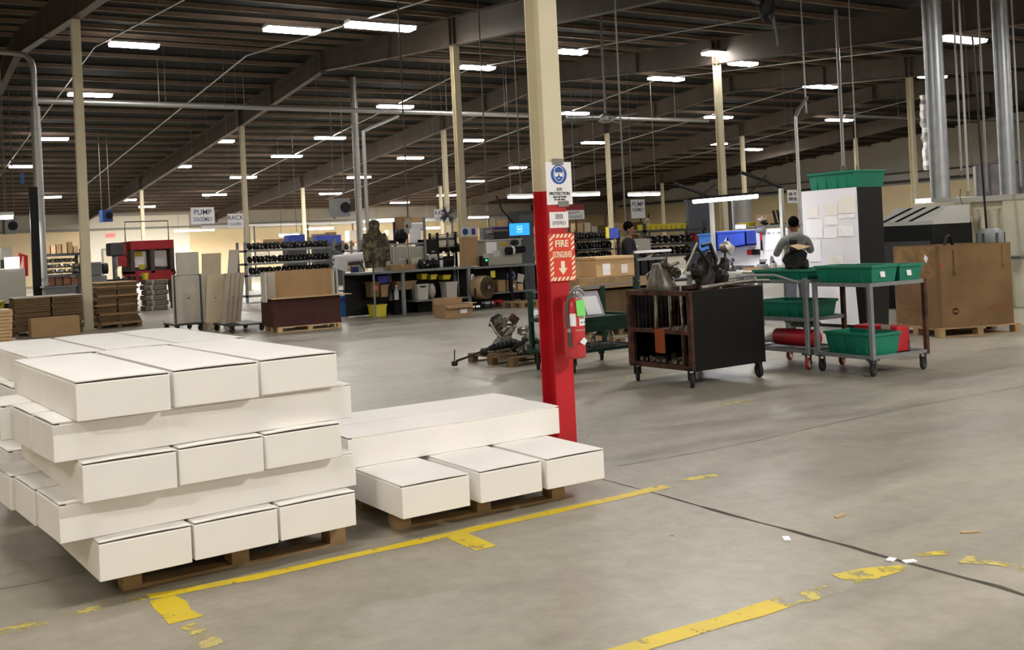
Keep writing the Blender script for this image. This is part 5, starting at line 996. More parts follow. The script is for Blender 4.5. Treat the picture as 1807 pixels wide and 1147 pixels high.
# --- beige machines behind the gaylord box
t, w, h = side('window_machine', 'beige machine with a dark square window behind the striped hood', 'machine', 1612, 357, 1690, 440, 18.3, 1.2, M_beige, 'machine_body', .02, base=0); a2 = xb(1633, 371, 1676, 426, 18.29); y0 = t.location.y
MB().box(-.012, 0, a2[0]-y0, a2[1]-y0, a2[2], a2[3]).build('window', mat('dark_glass', '2b2b2d', .2, spec=.6), t); fr_ = MB(); 
for q in ((a2[0]-y0-.04, a2[0]-y0, a2[2], a2[3]), (a2[1]-y0, a2[1]-y0+.04, a2[2], a2[3]), (a2[0]-y0-.04, a2[1]-y0+.04, a2[3], a2[3]+.04), (a2[0]-y0-.04, a2[1]-y0+.04, a2[2]-.04, a2[2])): fr_.box(-.02, 0, *q)
fr_.build('window_frame', M_beige, t); MB().box(0, 1.2, 0, w*.5, h, h+.08).build('top_ledge', M_greylt, t)
t, w, h = side('machining_center', 'big cream machining centre with recessed door at the right edge', 'machine', 1690, 346, 1900, 540, 18.0, 2.2, None, base=0); y0 = t.location.y
MB().box(.12, 2.2, 0, w, 0, h).build('enclosure', M_beige, t); zr0, zr1 = xp(1740, 460, 18).z, h-.05
ya, yb2 = xp(1715, 400, 18).y-y0, xp(1765, 400, 18).y-y0
MB().box(0, .12, xp(1783, 400, 18).y-y0-2.0 if False else 0, yb2-.06, 0, h).build('front_panel', M_beige, t, .01); MB().box(0, .12, ya+.03, w, 0, h).build('front_panel', M_beige, t, .01); MB().box(0, .12, yb2-.06, ya+.03, 0, zr0).build('front_panel', M_beige, t); MB().box(-.03, .12, -.02, w+.02, h-.06, h+.04).build('top_rail', M_greylt, t)
for q in (.3, .7): yq = yb2+(ya-yb2)*q; MB().lathe([(.05, 0), (.11, .02), (.09, .3), (.13, .42)], (.13, yq, h-.62), n=14).build('coolant_pot', M_beige, t, 0, True)
sl_ = xp(1795, 455, 18).z; MB().box(-.35, 0, 0, xp(1782, 455, 18).y-y0, 0, sl_).build('base_cabinet', M_beige, t, .01); MB().box(-.37, .0, -.01, xp(1782, 455, 18).y-y0+.01, sl_, sl_+.04).build('ledge', M_grey, t)
tp = xp(1706, 388, 17.9); tg = thing('paper_tag', 'white square tag hanging at the left edge of the cream machining centre', 'tag', (17.9, tp.y, tp.z)); MB().prism([(-.12, .02), (.03, .17), (.13, 0), (-.02, -.15)], 0, .006, SWX).build('card', M_paper, tg); MB().cyl((-.004, 0, -.02), (0, 0, -.02), .03).build('orange_dot', mat('pale_orange_dot', 'd9b26a', .7), tg); MB().tube([(0, .05, .16), (0, .12, .45), (0, .1, .6)], .006, 5).build('string', M_black, tg)
tp = xp(1748, 412, 17.2); tg = thing('mixing_drum', 'grey drum motor with a long thin mast above the gaylord box', 'mixer', (17.2, tp.y, 0)); zt = xp(1748, 405, 17.2).z; MB().cyl((0, 0, 0), (0, 0, zt-.2), .06).build('stand', M_greydk, tg); MB().lathe([(.2, 0), (.22, .03), (.22, .24), (.18, .3)], (0, 0, zt-.28), n=20).build('drum', M_grey, tg, 0, True); MB().cyl((-.02, .06, zt), (0, .16, xp(1738, 60, 17.2).z), .02, None, 8).build('mast', M_black, tg)
for q in range(6): MB().box(-.235, -.215, -.02+.0*q, .02, zt-.26, zt-.06, Matrix.Rotation(q*math.pi/3, 4, 'Z')).build('fin', M_greydk, tg)
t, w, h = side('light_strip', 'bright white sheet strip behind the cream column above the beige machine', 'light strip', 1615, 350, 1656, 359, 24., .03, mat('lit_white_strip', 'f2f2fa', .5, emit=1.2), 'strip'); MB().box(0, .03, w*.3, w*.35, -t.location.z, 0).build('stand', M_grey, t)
t, w, h = side('plastic_curtain', 'hazy grey plastic curtain hanging behind the cream machining centre', 'curtain', 1716, 287, 1830, 349, 23., .04, None); cm = mat('hazy_plastic_film', '8d8794', .25, spec=.7, var=.25, scale=3)
MB().sheet([[(.05*math.sin(i*1.1), w*i/24, hh) for i in range(25)] for hh in (-t.location.z+1.2, h*.5, h)], .006).build('film', cm, t, 0, True); MB().tube([(0, 0, h), (0, w, h)], .02, 6).build('rail', M_steel, t)
for i in (0, 1): MB().tube([(0, w*i, h), (0, w*i, deckz(t.location.y)-t.location.z)], .012, 5).build('hanger', M_rope, t)
# --- ducts
def vduct(name, label, px, py, pyb, tdep, r, m, cat='duct', bands=True, top=None):
    P = dp(px, py, tdep); zb2 = dp(px+10, pyb, tdep).z if pyb else 0; ztop = top if top else deckz(P.y)-.03; t = thing(name, label, cat, (P.x, P.y, zb2)); H = ztop-zb2
    MB().lathe([(r, 0), (r, H)], n=24).build('duct_tube', m, t, 0, True)
    if bands:
        z = .8
        while z < H: MB().lathe([(r*1.03, 0), (r*1.03, .03)], (0, 0, z), n=24).build('joint_band', M_steel, t, 0, True); z += 1.5
    return t
vduct('silver_duct', 'left silver duct rising from the beige machine to the roof', 1651, 170, 356, 22., .195, M_steel); vduct('silver_duct', 'right silver duct rising beside the plastic curtain', 1771, 170, 372, 23., .17, M_steel)
vduct('silver_duct', 'silver duct dropping between the pump rack and the packing bench', 623, 150, None, 43.5, .14, M_pipe)
P = dp(1640, 235, 40.); t = thing('foil_duct', 'crinkled foil duct hanging behind the left silver duct', 'duct', (P.x, P.y, dp(1642, 300, 40.).z)); H = dp(1636, 168, 40.).z-t.location.z; R = random.Random(3); MB().lathe([(.3+R.uniform(-.05, .05), H*i/16) for i in range(17)], n=10).build('foil_tube', mat('crinkled_foil', 'd4d3d8', .3, .8, bump=.6, bscale=6), t); MB().tube([(0, 0, H), (0, 0, deckz(P.y)-t.location.z)], .02, 6).build('hanger', M_rope, t)
# ================================================================== racks, far goods, left side
def rack(label, x1, x2, ytop, ys, Y, dep, m=M_grey, base=0):
    "posts and boards; returns board heights"
    xa, xb2 = yp(x1, ys[0], Y).x, yp(x2, ys[0], Y).x; xm = (x1+x2)/2; t = thing('parts_rack', label, 'rack', (xa, Y, 0)); w = xb2-xa; zt = yp(xm, ytop, Y).z; zs = [yp(xm, y, Y).z for y in ys]
    for x in (0, w-.08):
        for yy in (0, dep-.08): MB().box(x, x+.08, yy, yy+.08, 0, zt).build('post', m, t)
    for z in zs+[.25]:
        MB().box(0, w, 0, dep, z-.07, z).build('shelf_board', m, t)
    return t, xa, w, zs
def fill(t, xa, w, z, Y, n, label, group, seed, s=1.2, rows=2):
    R = random.Random(seed); s = min(1.15, 1.06*(w-.4)/n/.23)
    for r in range(rows):
        for i in range(n): put_pump((xa+.2+(w-.4)*(i+.5+.4*(r % 2))/n+R.uniform(-.015, .015), Y+.16+.3*r, z), R.uniform(-.5, .5), label, group, R, s*R.uniform(.86, 1.))
wn = ('top', 'second', 'third', 'fourth', 'lowest')
t, xa, w, zs = rack('long grey rack of dark pumps behind the dark red crate', 431, 594, 424, (438, 461, 481), 34., .9)
for i, z in enumerate(zs): fill(t, xa, w, z, 34., 20, f'small dark pump on the {wn[i]} board of the long grey rack', f'pumps on the {wn[i]} board of the long grey rack', i, 1.2)
t, xa, w, zs = rack('short rack of dark pumps between the long rack and the blue wrap machine', 604, 640, 424, (441, 462), 33., .9)
for i, z in enumerate(zs): fill(t, xa, w, z, 33.5, 5, f'small dark pump on the {wn[i]} board of the short rack by the wrap machine', f'pumps on the {wn[i]} board of the short rack', i+5, 1.2)
t, xa, w, zs = rack('grey rack of many dark castings just right of the red column', 1014, 1094, 408, (421, 439, 457, 477), 27., .9, M_greydk)
for i, z in enumerate(zs): fill(t, xa, w, z, 27., 12, f'dark casting on the {wn[i]} board of the rack right of the red column', f'castings on the {wn[i]} board of the rack right of the red column', i+10, 1.15)
t, xa, w, zs = rack('rack with yellow bins on top beside the standing worker', 1137, 1246, 392, (404, 428, 448), 24., .9, M_greydk)
for k in range(8): tt = thing('yellow_bin', 'yellow bin in the row on top of the rack beside the standing worker', 'bin', (xa+.1+k*w*.082, 24.05, zs[0]+.003), 0, 'yellow bins on the rack top'); MB().taper(0, w*.078, 0, .4, 0, .17, .012).build('bin_body', M_yellow, tt); MB().box(0, w*.078, -.015, .02, .11, .17).build('lip', M_yellow, tt)
for i, z in enumerate(zs[1:]): fill(t, xa, w*.9, z, 24., 8, f'dark part on the {wn[i+1]} board of the yellow-bin rack', f'parts on the {wn[i+1]} board of the yellow-bin rack', i+20, .95, 1)
tt = thing('red_box', 'red box on the second board of the yellow-bin rack', 'box', (xa+w*.9-.12, 24.1, zs[1]+.003)); MB().box(0, .2, 0, .3, 0, .26).build('box_body', M_red, tt, .01); MB().box(.02, .18, -.01, 0, .18, .24).build('clasp', M_black, tt)
t, w, h = front('file_cabinet', 'beige ribbed cabinet beside the standing worker', 'cabinet', 1125, 421, 1149, 470, 20.5, .5, M_greylt, None, 'cabinet_body', .01, base=0)
for q in range(5): MB().box(.02, w-.02, -.012, 0, h*(.06+.19*q), h*(.22+.19*q)).build('drawer', M_greylt, t)
for k in range(5):
    p = yp(1214+k*6, 402, 24.1); tt = thing('chrome_casting', 'pale upright casting on top of the rack by the dark panel', 'casting', (xa+w*.77+k*w*.055, 24.3, zs[0]+.003), .3*k, 'pale castings on the rack top'); MB().lathe([(.034, 0), (.03, .1), (.016, .2), (.026, .28), (.012, .36)], n=10).build('casting_body', M_alu, tt, 0, True); MB().tube([(0, 0, .2), (0, -.05, .3)], .012, 5).build('arm', M_alu, tt)
for (x1, x2, lab) in ((1216, 1256, 'dark slate panel left of the lit-bench column'), (1281, 1318, 'dark slate panel right of the lit-bench column')):
    t, w, h = front('partition_screen', lab, 'screen', x1, 352, x2, 470, 30., .12, mat('slate_panel', '3a3d47', .6), None, 'panel', 0, base=0); MB().box(-.05, w+.05, -.02, .14, h-.06, h).build('top_rail', M_greydk, t)
vduct('grey_duct', 'stout grey duct between the dark slate panels and the wall', 1308, 355, None, 30.5, .28, M_pipe, top=yp(1300, 352, 25.).z)
# fixtures hung over far benches
def bench_strip(label, x1, x2, y, Y, warm=True, group=None, up=True):
    P = yp((x1+x2)/2, y, Y); L = (yp(x2, y, Y)-yp(x1, y, Y)).x; t = fixture((P.x, P.y, P.z), max(.7, min(4.2, L)), label, group, .25, 480 if Y > 70 else 120)
    t.name = 'bench_light'
    for s in (-1, 1): MB().tube([(s*L*.4, 0, .09), (s*L*.38, 0, deckz(Y)-P.z)], .012, 5).build('hanging_cord', M_rope, t)
bench_strip('hanging strip light just left of the red column above the blue monitor', 897, 945, 346, 36.); bench_strip('hanging strip light just right of the eye protection sign', 1010, 1057, 342, 36.); bench_strip('hanging strip light above the PUMP ASSEMBLY sign', 1110, 1163, 342, 36.)
bench_strip('warm strip light above the grey sheets under the PUMP sign', 308, 378, 406, 80.); bench_strip('strip light right of the RACK DISASSEMBLY sign above blue bins', 493, 527, 414, 50.); bench_strip('bright strip light over the blue bins left of the silver drop duct', 541, 588, 403, 76.); bench_strip('strip light beside the hood of the camouflage jacket', 642, 668, 403, 76.); bench_strip('strip light above the black drawer unit', 752, 783, 402, 76.); bench_strip('strip light at the far left edge above the machine screen', -20, 15, 381, 30.); bench_strip('small strip light at the far wall right of the twin column', 827, 862, 383, 75.)
# wall pipes and sprinkler main
def pipe(name, label, pts, r, m=M_pipe, n=10, cat='pipe', clips=0):
    t = thing(name, label, cat, tuple(pts[0])); q = [tuple(Vector(p)-Vector(pts[0])) for p in pts]; MB().tube(q, r, n).build('pipe_run', m, t, 0, True)
    for i in range(clips):
        a_ = Vector(q[0]).lerp(Vector(q[-1]), (i+.5)/clips); zr = deckz(pts[0][1])-pts[0][2]; MB().tube([tuple(a_), (a_.x, a_.y, zr)], .012, 5).build('hanger_rod', M_rope, t)
    return t
A = yp(62, 178, 37.); B = yp(940, 203, 37.); pipe('sprinkler_main', 'long silver pipe crossing under the roof from left to the red column', [(A.x, 37, 6.95), (B.x, 37, 6.95)], .085, M_pipe, 12, clips=7)
A = yp(1000, 205, 37.); B = yp(1250, 212, 37.); pipe('sprinkler_main', 'silver pipe under the roof between the ceiling fan and right column', [(A.x, 37, 6.95), (B.x, 37, 6.95)], .07, M_pipe, 12, clips=2)
A = yp(1490, 204, 34.); B = yp(1830, 218, 34.); pipe('sprinkler_main', 'silver pipe crossing behind the two silver ducts at right', [tuple(A), (B.x, 34, A.z)], .06, M_pipe, 12, clips=2)
A = yp(355, 397, 80.); B = yp(1000, 370, 80.); pipe('wall_pipe', 'fat silver insulated pipe along the far wall', [(A.x, 80, 3.9), (B.x, 80, 3.9)], .22, M_pipe, 14); pipe('wall_pipe', 'thin dark pipe high on the far wall', [(6., 84.9, 4.1), (62, 84.9, 4.1)], .06, M_grey)
pipe('wall_pipe', 'pale pipe along the right end wall', [(66.2, 40, 4.75), (66.2, 84, 4.75)], .09, M_greydk); pipe('wall_pipe', 'upper conduit along the right end wall', [(66.4, 36, 5.4), (66.4, 70, 5.4)], .05, M_greydk)
for i, (X, y0, y1) in enumerate(((7.0, 14, 64), (12.1, 14, 70), (21.3, 20, 74), (31.2, 22, 76), (40.6, 24, 76), (50.8, 26, 76))):
    lab = ('conduit feeding the strip lights beside the tall left column', 'conduit between the two left rafters with the biggest lights', 'conduit running left of the twin column', 'conduit running down right of the ceiling fan', 'conduit right of the hanging cable', 'conduit nearest the right end wall')[i]; ys_ = [y for y in (y0, RIDGE, y1)]
    t = thing('light_conduit', lab, 'conduit', (X, 0, 0)); MB().tube([(0, y, roofz(y)-.3) for y in ys_], .028, 6).build('conduit_run', M_pipe, t, 0, True)
    for y in range(int(y0)+2, int(y1), 6): MB().tube([(0, y, roofz(y)-.3), (0, y, deckz(y))], .012, 4).build('strap', M_rope, t)
# vertical conduits and cords
def drop(name, label, px, py, pyb, tdep, r, m=M_pipe, cat='conduit', bend=None):
    P = dp(px, py, tdep); zb2 = 0 if pyb is None else dp(px+(pyb-py)*.05, pyb, tdep).z; t = thing(name, label, cat, (P.x, P.y, zb2)); top = P.z-zb2
    pts = [(0, 0, 0), (0, 0, top)]
    if bend: Q = dp(bend[0], bend[1], tdep+bend[2]) if len(bend) > 2 else dp(bend[0], bend[1], tdep); q = Q-P; pts += [tuple(Vector((0, 0, top))+q*.25+Vector((0, 0, .02))), tuple(Vector((0, 0, top))+q)]
    elif roofz(P.y)-P.z < 5.2: pts[-1] = (0, 0, deckz(P.y)-.03-zb2)
    MB().tube(pts, r, 8).build('drop_run', m, t, 0, True)
    MB().lathe([(r*1.6, 0), (r*1.6, .12)], (0, 0, .3 if zb2 == 0 else 0), n=8).build('fitting', M_grey, t); return t
g_t = 28.
P0 = [dp(x, y, g_t) for x, y in ((-60, 88), (20, 93), (44, 97), (55, 108), (59, 125))]; t = thing('gooseneck_conduit', 'pale gooseneck conduit curving down at the far left', 'conduit', (P0[-1].x, P0[-1].y, 0)); MB().tube([tuple(p-Vector((P0[-1].x, P0[-1].y, 0))) for p in P0]+[(0, 0, dp(62, 190, g_t).z)], .075, 10).build('bend', M_pipe, t, 0, True); MB().tube([(0, 0, 0), (0, 0, dp(62, 188, g_t).z)], .125, 14).build('riser', M_pipe, t, 0, True)
for z in (1.2, 3.4, 5.2): MB().lathe([(.14, 0), (.14, .06)], (0, 0, z), n=14).build('coupling', M_steel, t)
P = dp(58, 330, 27.); t = thing('black_post', 'black steel post standing beside the gooseneck conduit', 'post', (P.x, P.y, 0)); MB().box(-.1, .1, -.06, .06, 0, P.z).build('post', M_black, t); MB().box(-.14, .14, -.1, .1, 0, .02).build('base_plate', M_black, t)
drop('drop_conduit', 'conduit with an elbow just right of the silver drop duct', 641, 232, 440, 32., .06, bend=(702, 205, 6)); drop('drop_conduit', 'conduit with an elbow left of the notice cabinet', 1404, 206, None, 21., .035, bend=(1424, 172, 2)); drop('drop_conduit', 'short conduit dropping from the light above the green tote', 1485, 218, 300, 30., .05)
for i, (px, py, pyb, tt_, r, lab) in enumerate(((712, 215, 385, 26., .02, 'wavy drop cord above the roll holder'), (850, 140, 372, 28., .02, 'straight drop cord right of the twin columns'), (1094, 190, 470, 20., .018, 'thin drop cord beside the standing worker'), (914, 225, 340, 30., .02, 'curly hose hanging left of the red column'), (1697, 100, 347, 22., .025, 'thin rod left of the plastic curtain'), (1729, 70, 347, 24., .025, 'white rod hanging from the light between the ducts'), (1690, 168, 310, 26., .025, 'short white rod left of the thin rod'), (1788, 60, 330, 24., .02, 'thin rod right of the right silver duct'), (277, 98, 190, 38., .015, 'rod dropping to the long silver pipe below the first light'), (1415, 40, 200, 24., .018, 'thin cable above the right conduit bend'), (1500, 45, 300, 26., .015, 'thin cable above the green tote'))):
    drop('hanging_cable', lab, px, py, pyb, tt_, r, M_rope if i < 4 else M_pipe, 'cord')
t = thing('dangling_cable', 'thick cable dangling from the roof right of the big strip light', 'cable', tuple(dp(1350, 0, 20.))); o_ = dp(1350, 0, 20.); MB().tube([tuple(dp(x, y, 20.)-o_) for x, y in ((1310, -8), (1340, 5), (1362, 25), (1369, 55), (1372, 82))], [.05, .06, .05, .03, .02], 8).build('cable', M_greydk, t, 0, True); MB().blob(tuple(dp(1352, 12, 20.)-o_), (.14, .14, .3), 3).build('bundle', M_black, t)
# ceiling fan
P = dp(1069, 210, 28.); t = thing('ceiling_fan', 'grey ceiling fan with three blades right of the red column', 'ceiling fan', tuple(P)); MB().lathe([(.1, 0), (.2, .05), (.2, .16), (.08, .24)], (0, 0, -.1), n=18).build('motor', M_pipe, t, 0, True); MB().tube([(0, 0, .1), (0, 0, deckz(P.y)-P.z)], .035, 8).build('down_rod', M_grey, t)
for i in range(3): a_ = i*2.094+.6; MB().add([(x, y, z) for z in (-.01, .01) for x, y in ((.12, -.06), (.12, .06), (1.15, .1), (1.15, -.1))], [(0, 3, 2, 1), (4, 5, 6, 7), (0, 1, 5, 4), (1, 2, 6, 5), (2, 3, 7, 6), (3, 0, 4, 7)], Matrix.Rotation(a_, 4, 'Z') @ Matrix.Rotation(.25, 4, 'X')).build('blade', M_grey, t)
# unit heaters
def heater(label, x1, y1, x2, y2, Y, m):
    t, w, h = front('unit_heater', label, 'heater', x1, y1, x2, y2, Y, w_d, m, None, 'case'); MB().lathe([(h*.3, 0), (h*.3, .02)], (w*.65, -.02, h*.5), (0, 1, 0), 18).build('fan_grille', M_black, t); zr = deckz(Y)-t.location.z
    for x in (.1*w, .9*w): MB().tube([(x, w_d/2, h), (x, w_d/2, zr)], .02, 5).build('hanger', M_rope, t)
w_d = .8; heater('grey unit heater hanging left of the silver drop duct', 594, 350, 618, 382, 42., M_grey); heater('blue unit heater hanging left of the thin far column', 181, 370, 199, 391, 52., mat('heater_blue', '30508f', .5))
heater('small grey heater hanging at the far left edge', 9, 385, 30, 412, 40., M_grey)
# goods along the far walls
R = random.Random(21); MM = (M_kraft, M_kraftlt, M_kraftdk, M_greycard, M_beige)
tf = thing('storage_rack', 'long pallet rack of mixed cartons along the far wall', 'rack', (24., 72., 0))
for x in range(0, 37, 4):
    for yy in (0, 1.1): MB().box(x, x+.1, yy, yy+.1, 0, 3.6).build('upright', M_greydk, tf)
for z in (1.2, 2.2): MB().box(0, 36, 0, 1.2, z-.1, z).build('deck', mat('rack_orange_beam', 'b98a5a', .6), tf)
n_ = 0
for z in (0, 1.2, 2.2):
    x = .15
    while x < 35.2:
        w_, h_ = R.uniform(.5, 1.1), R.uniform(.35, .85); 
        if R.random() < .86:
            q = MB().box(0, w_, 0, .8, 0, h_).build('carton', R.choice(MM), None, 0, False, (24+x, 72.13, z+.004)); tag(q, f'far carton on the {("floor", "lower", "upper")[int(z > 0)+int(z > 2)]} level of the long wall rack', 'box', f'far cartons on the {("floor", "lower", "upper")[int(z > 0)+int(z > 2)]} level of the wall rack')
        x += w_+R.uniform(.05, .3)
for (x1, y1, x2, y2, Y, lab) in ((508, 414, 538, 426, 45., 'royal blue bin row above the long pump rack, left one'), (559, 415, 602, 428, 45., 'royal blue bin row above the long pump rack, right one')):
    t, w, h = front('blue_bin', lab, 'bin', x1, y1, x2, y2, Y, .5, mat('royal_blue_bin', '3a4fb5', .5), None, 'bin_body', 0, base=None); MB().box(-.05, w+.05, -.05, .6, -t.location.z, -.0).build('stand', M_greydk, t); MB().box(0, w, -.02, 0, 0, h*.2).build('lip', M_blue, t)
# --- left side
a = yb(25, 524, 146, 590, 25.7); t = thing('cardboard_stack', 'broad stack of dark brown cardboard behind the white boxes at left', 'cardboard', (a[0], 25.7, .12)); w, h = a[1]-a[0], a[3]-.12; pallet('wooden_pallet', 'wooden pallet under the broad dark cardboard stack at left', (a[0], 25.75, 0), 0, w, 1.1, .12, M_wooddk, 6)
R = random.Random(4); n = 14
for i in range(n): j = R.uniform(-.03, .03); MB().box(j, w*.52+j*.5, R.uniform(-.03, .02), 1.0, h*i/n, h*(i+1)/n-.006).box(w*.54+j, w-j, R.uniform(-.03, .02), 1.0, h*i/n, h*(i+1)/n-.006).build('cardboard_bundle', M_kraftdk, t)  # backlit shade of the stack is put into this darker brown
MB().box(0, w, 0, 1., h, h+.02).build('top_sheet', M_greycard, t)
carton('cardboard_box', 'plain kraft box standing before the broad dark cardboard stack', 55, 560, 141, 588, 25.0, .5, M_kraft, base=0, tape=False)
a = yb(163, 499, 243, 577, 26.2); t = thing('cardboard_stack', 'tall brown stack of flat cardboard right of the left cream column', 'cardboard', (a[0]+.12, 26.2, .1)); w, h = a[1]-a[0]-.12, a[3]-.1; pallet('wooden_pallet', 'wooden pallet under the tall brown cardboard stack', (a[0]+.1, 26.2, 0), 0, w+.1, 1.1, .1, M_wooddk, 6); n = 18
for i in range(n): j = R.uniform(-.05, .05)+(.08 if i < 3 else 0); MB().box(j-.02, w*.49+j*.6, R.uniform(-.04, .03), 1.1, h*i/n, h*(i+1)/n-.006).box(w*.51, w+j, R.uniform(-.04, .03), 1.1, h*i/n, h*(i+1)/n-.006).build('cardboard_bundle', M_kraftdk if i % 4 else M_kraft, t)
MB().box(0, w, 0, 1.1, h, h+.02).build('top_sheet', M_kraftlt, t)
t, xa, w, zs = rack('left rack heaped with brassy metal parts', 76, 146, 440, (447, 484, 503), 31., .8, M_greydk)
R = random.Random(7); M_br = mat('brassy_metal', 'b39a6c', .4, .7, var=.4, scale=10)
for k in range(42): 
    q = MB().blob((0, 0, .075), (.062, .085, .06), k % 5, 7, 5, .25).build('metal_part', (M_br, M_alu, M_oily, M_steel)[k % 4], None, 0, False, (xa+.14+(w-.28)*((k % 7)/6)+R.uniform(-.01, .01), 31.2+.27*((k//7) % 2), zs[1]+.01+.15*(k//14))); tag(q, 'jumbled brassy metal part on the middle board of the left rack', 'metal part', 'jumbled parts on the left rack')
for k in range(6): carton('cardboard_box', 'upright kraft box on the top board of the left rack', 80+k*10, 426+(k*7) % 9, 88+k*10, 446, 31.2, .35, (M_kraft, M_kraftlt)[k % 2], base=zs[0], group='kraft boxes on the left rack', tape=False)
for k in range(4): carton('pink_box', 'pinkish box on the lowest board of the left rack', 84+k*14, 488, 96+k*14, 502, 31.2, .35, mat('pinkish_carton', 'c08a74', .8, var=.1), base=zs[2], group='pinkish boxes on the left rack', tape=False)
t, w, h = front('grey_tub', 'long grey tub on the floor stack behind the broad cardboard', 'tub', 80, 504, 135, 522, 28.5, .6, None, base=.55); MB().taper(0, w, 0, .6, 0, h, .04).build('tub_body', mat('slate_grey_tub', '767779', .5), t); MB().box(-.03, w+.03, -.03, .63, h-.04, h).build('rim', M_grey, t); MB().box(.1, w-.1, .05, .55, -.55, 0).build('stand', M_greydk, t)
t, w, h = front('grey_machine', 'grey machine with a bright screen at the far left edge', 'machine', -10, 474, 46, 540, 28., .8, M_greylt, None, 'machine_body', .02, base=0); MB().box(w*.36, w*.82, -.05, .1, h+.0, h+.28).build('screen', mat('bright_screen', 'e8e4f4', .4, emit=1.3), t); MB().box(0, w, -.02, 0, h*.35, h*.45).build('dark_band', M_black, t); MB().tube([(w*.8, .2, h), (w*.9, .1, h+.35), (w*1.05, .1, h+.3), (w*1.05, .15, h-.2)], .05, 8).build('red_hose', M_red, t, 0, True)
carton('white_carton', 'white box standing on end above the machine screen at left', 2, 436, 21, 458, 29.2, .3, M_greylt, base=None, tape=False); t = bpy.data.objects['white_carton']; MB().box(0, .2, .05, .25, -t.location.z, 0).build('stand', M_greydk, t)
t, w, h = front('yellow_bucket', 'yellow bucket at the left edge of the picture by the cardboard', 'bucket', -8, 531, 10, 546, 26.5, .3, None); MB().lathe([(w*.42, 0), (w*.5, h)], (w/2, .15, 0), n=16).build('bucket_body', M_yellow, t, 0, True); MB().tube([(w*.05, .15, h*.9), (w/2, .0, h*.6), (w*.95, .15, h*.9)], .012, 5).build('handle', M_black, t); MB().box(0, w, 0, .3, -t.location.z, 0).build('stand', M_greydk, t)
for k in range(5):
    a = yb(-22, 563+k*7, 23-k*.5, 570+k*7, 23.6); tt = thing('pine_board_bundle', f'pale pine board bundle at the left edge, {wn[k]} of the pile', 'timber', (a[0], 23.6, .02+.14*(4-k))); MB().box(0, a[1]-a[0], 0, .8, 0, .13).build('boards', M_pine, tt); MB().box(.05, a[1]-a[0]-.05, -.004, 0, .06, .07).build('board_gap', M_wooddk, tt)
# red press booth
rY = 34.5; a = yb(231, 424, 308, 496, rY); t = thing('press_booth', 'red machine booth with dark windows and white papers', 'machine', (a[0], rY, 0)); w, z0, z1 = a[1]-a[0], a[2], a[3]; hh = z1-z0
MB().box(0, w, 0, 1.4, z1-hh*.22, z1).build('top_band', M_redm, t, .01); MB().box(0, w*.97, 0, 1.4, z0, z0+hh*.26).build('bottom_band', M_redm, t, .01); MB().box(0, w, .3, 1.4, z0+hh*.2, z1-hh*.2).build('dark_core', M_greydk, t)
for x in (0, w*.45, w-.12): MB().box(x, x+.12, 0, .3, z0+hh*.2, z1-hh*.2).build('mullion', mat('brown_grey_frame', '54403a', .6), t)
for x, ww in ((.14, w*.3), (w*.55, w*.33)): MB().prism([(x, z0+hh*.36), (x+ww, z0+hh*.34), (x+ww*.96, z0+hh*.74), (x+ww*.05, z0+hh*.75)], .28, .296).build('white_paper', M_paper, t)
MB().box(.2, .42, .265, .278, z0+hh*.62, z0+hh*.74).build('yellow_note', M_yellow, t); MB().box(.3, .5, .265, .278, z0+hh*.3, z0+hh*.42).build('yellow_note', M_yellow, t); MB().box(-.35, -.1, .1, .4, z0+hh*.4, z1-.1).build('side_wing', M_redm, t)
for x in (.05, w-.15):
    for y in (.05, 1.25): MB().box(x, x+.1, y, y+.1, 0, z0).build('leg', M_greydk, t)
MB().tube([(-.1, .2, z1), (-.1, .2, z1+.62), (w*.92, .2, z1+.62), (w*.92, .2, z1)], .02, 5).build('wire_frame', M_greydk, t)
for k in range(6):
    q = thing('metal_bundle', f'grey metal bundle piled under the red booth, {("lowest", "second", "third", "fourth", "fifth", "topmost")[k]} of the pile', 'bundle', (a[0]+.15+.04*(k % 2), rY-.95, .162*k)); MB().box(0, .7, 0, .6, 0, .15).build('bundle_body', M_oily, q, .02); MB().box(.2, .26, -.006, .606, -.0, .155).build('strap', M_steel, q)
q = thing('yellow_cup', 'yellow cup on the metal pile under the red booth', 'cup', (a[0]+.25, rY-.7, .975)); MB().lathe([(.09, 0), (.11, .2)], n=14).build('cup_body', M_yellow, q, 0, True); MB().lathe([(.115, .19), (.115, .21)], n=14).build('rim', M_yellow, q)
# pedestal drill and grinder left of the booth
P = yp(203, 480, 33.); t = thing('drill_press', 'dark pedestal drill press in front of the far door', 'machine', (P.x, 33., 0)); MB().box(-.3, .3, -.3, .3, 0, .08).build('base', M_iron, t); MB().cyl((0, 0, .08), (0, 0, 2.0), .07).build('column', M_grey, t); MB().box(-.2, .2, -.5, .2, 1.75, 2.15).build('head', M_greydk, t, .05); MB().box(-.3, .3, -.5, 0, 1.0, 1.06).build('table', M_iron, t); MB().cyl((0, -.3, 1.4), (0, -.3, 1.75), .04).build('spindle', M_steel, t); MB().tube([(.2, -.3, 1.8), (.4, -.4, 1.6)], .015, 5).build('handle', M_black, t)
P = yp(174, 470, 32.); t = thing('bench_grinder', 'grey machine block left of the pedestal drill', 'machine', (P.x-.6, 31.9, 0)); MB().box(0, .8, 0, .6, 0, 1.2).build('stand', M_grey, t, .01); MB().box(.1, .7, .1, .5, 1.2, 1.6).build('motor_block', mat('slate_grey_tub', '767779', .5), t, .04); MB().cyl((.05, .3, 1.4), (-.08, .3, 1.4), .16).build('wheel', M_iron, t); MB().cyl((.75, .3, 1.4), (.88, .3, 1.4), .16).build('wheel', M_iron, t)
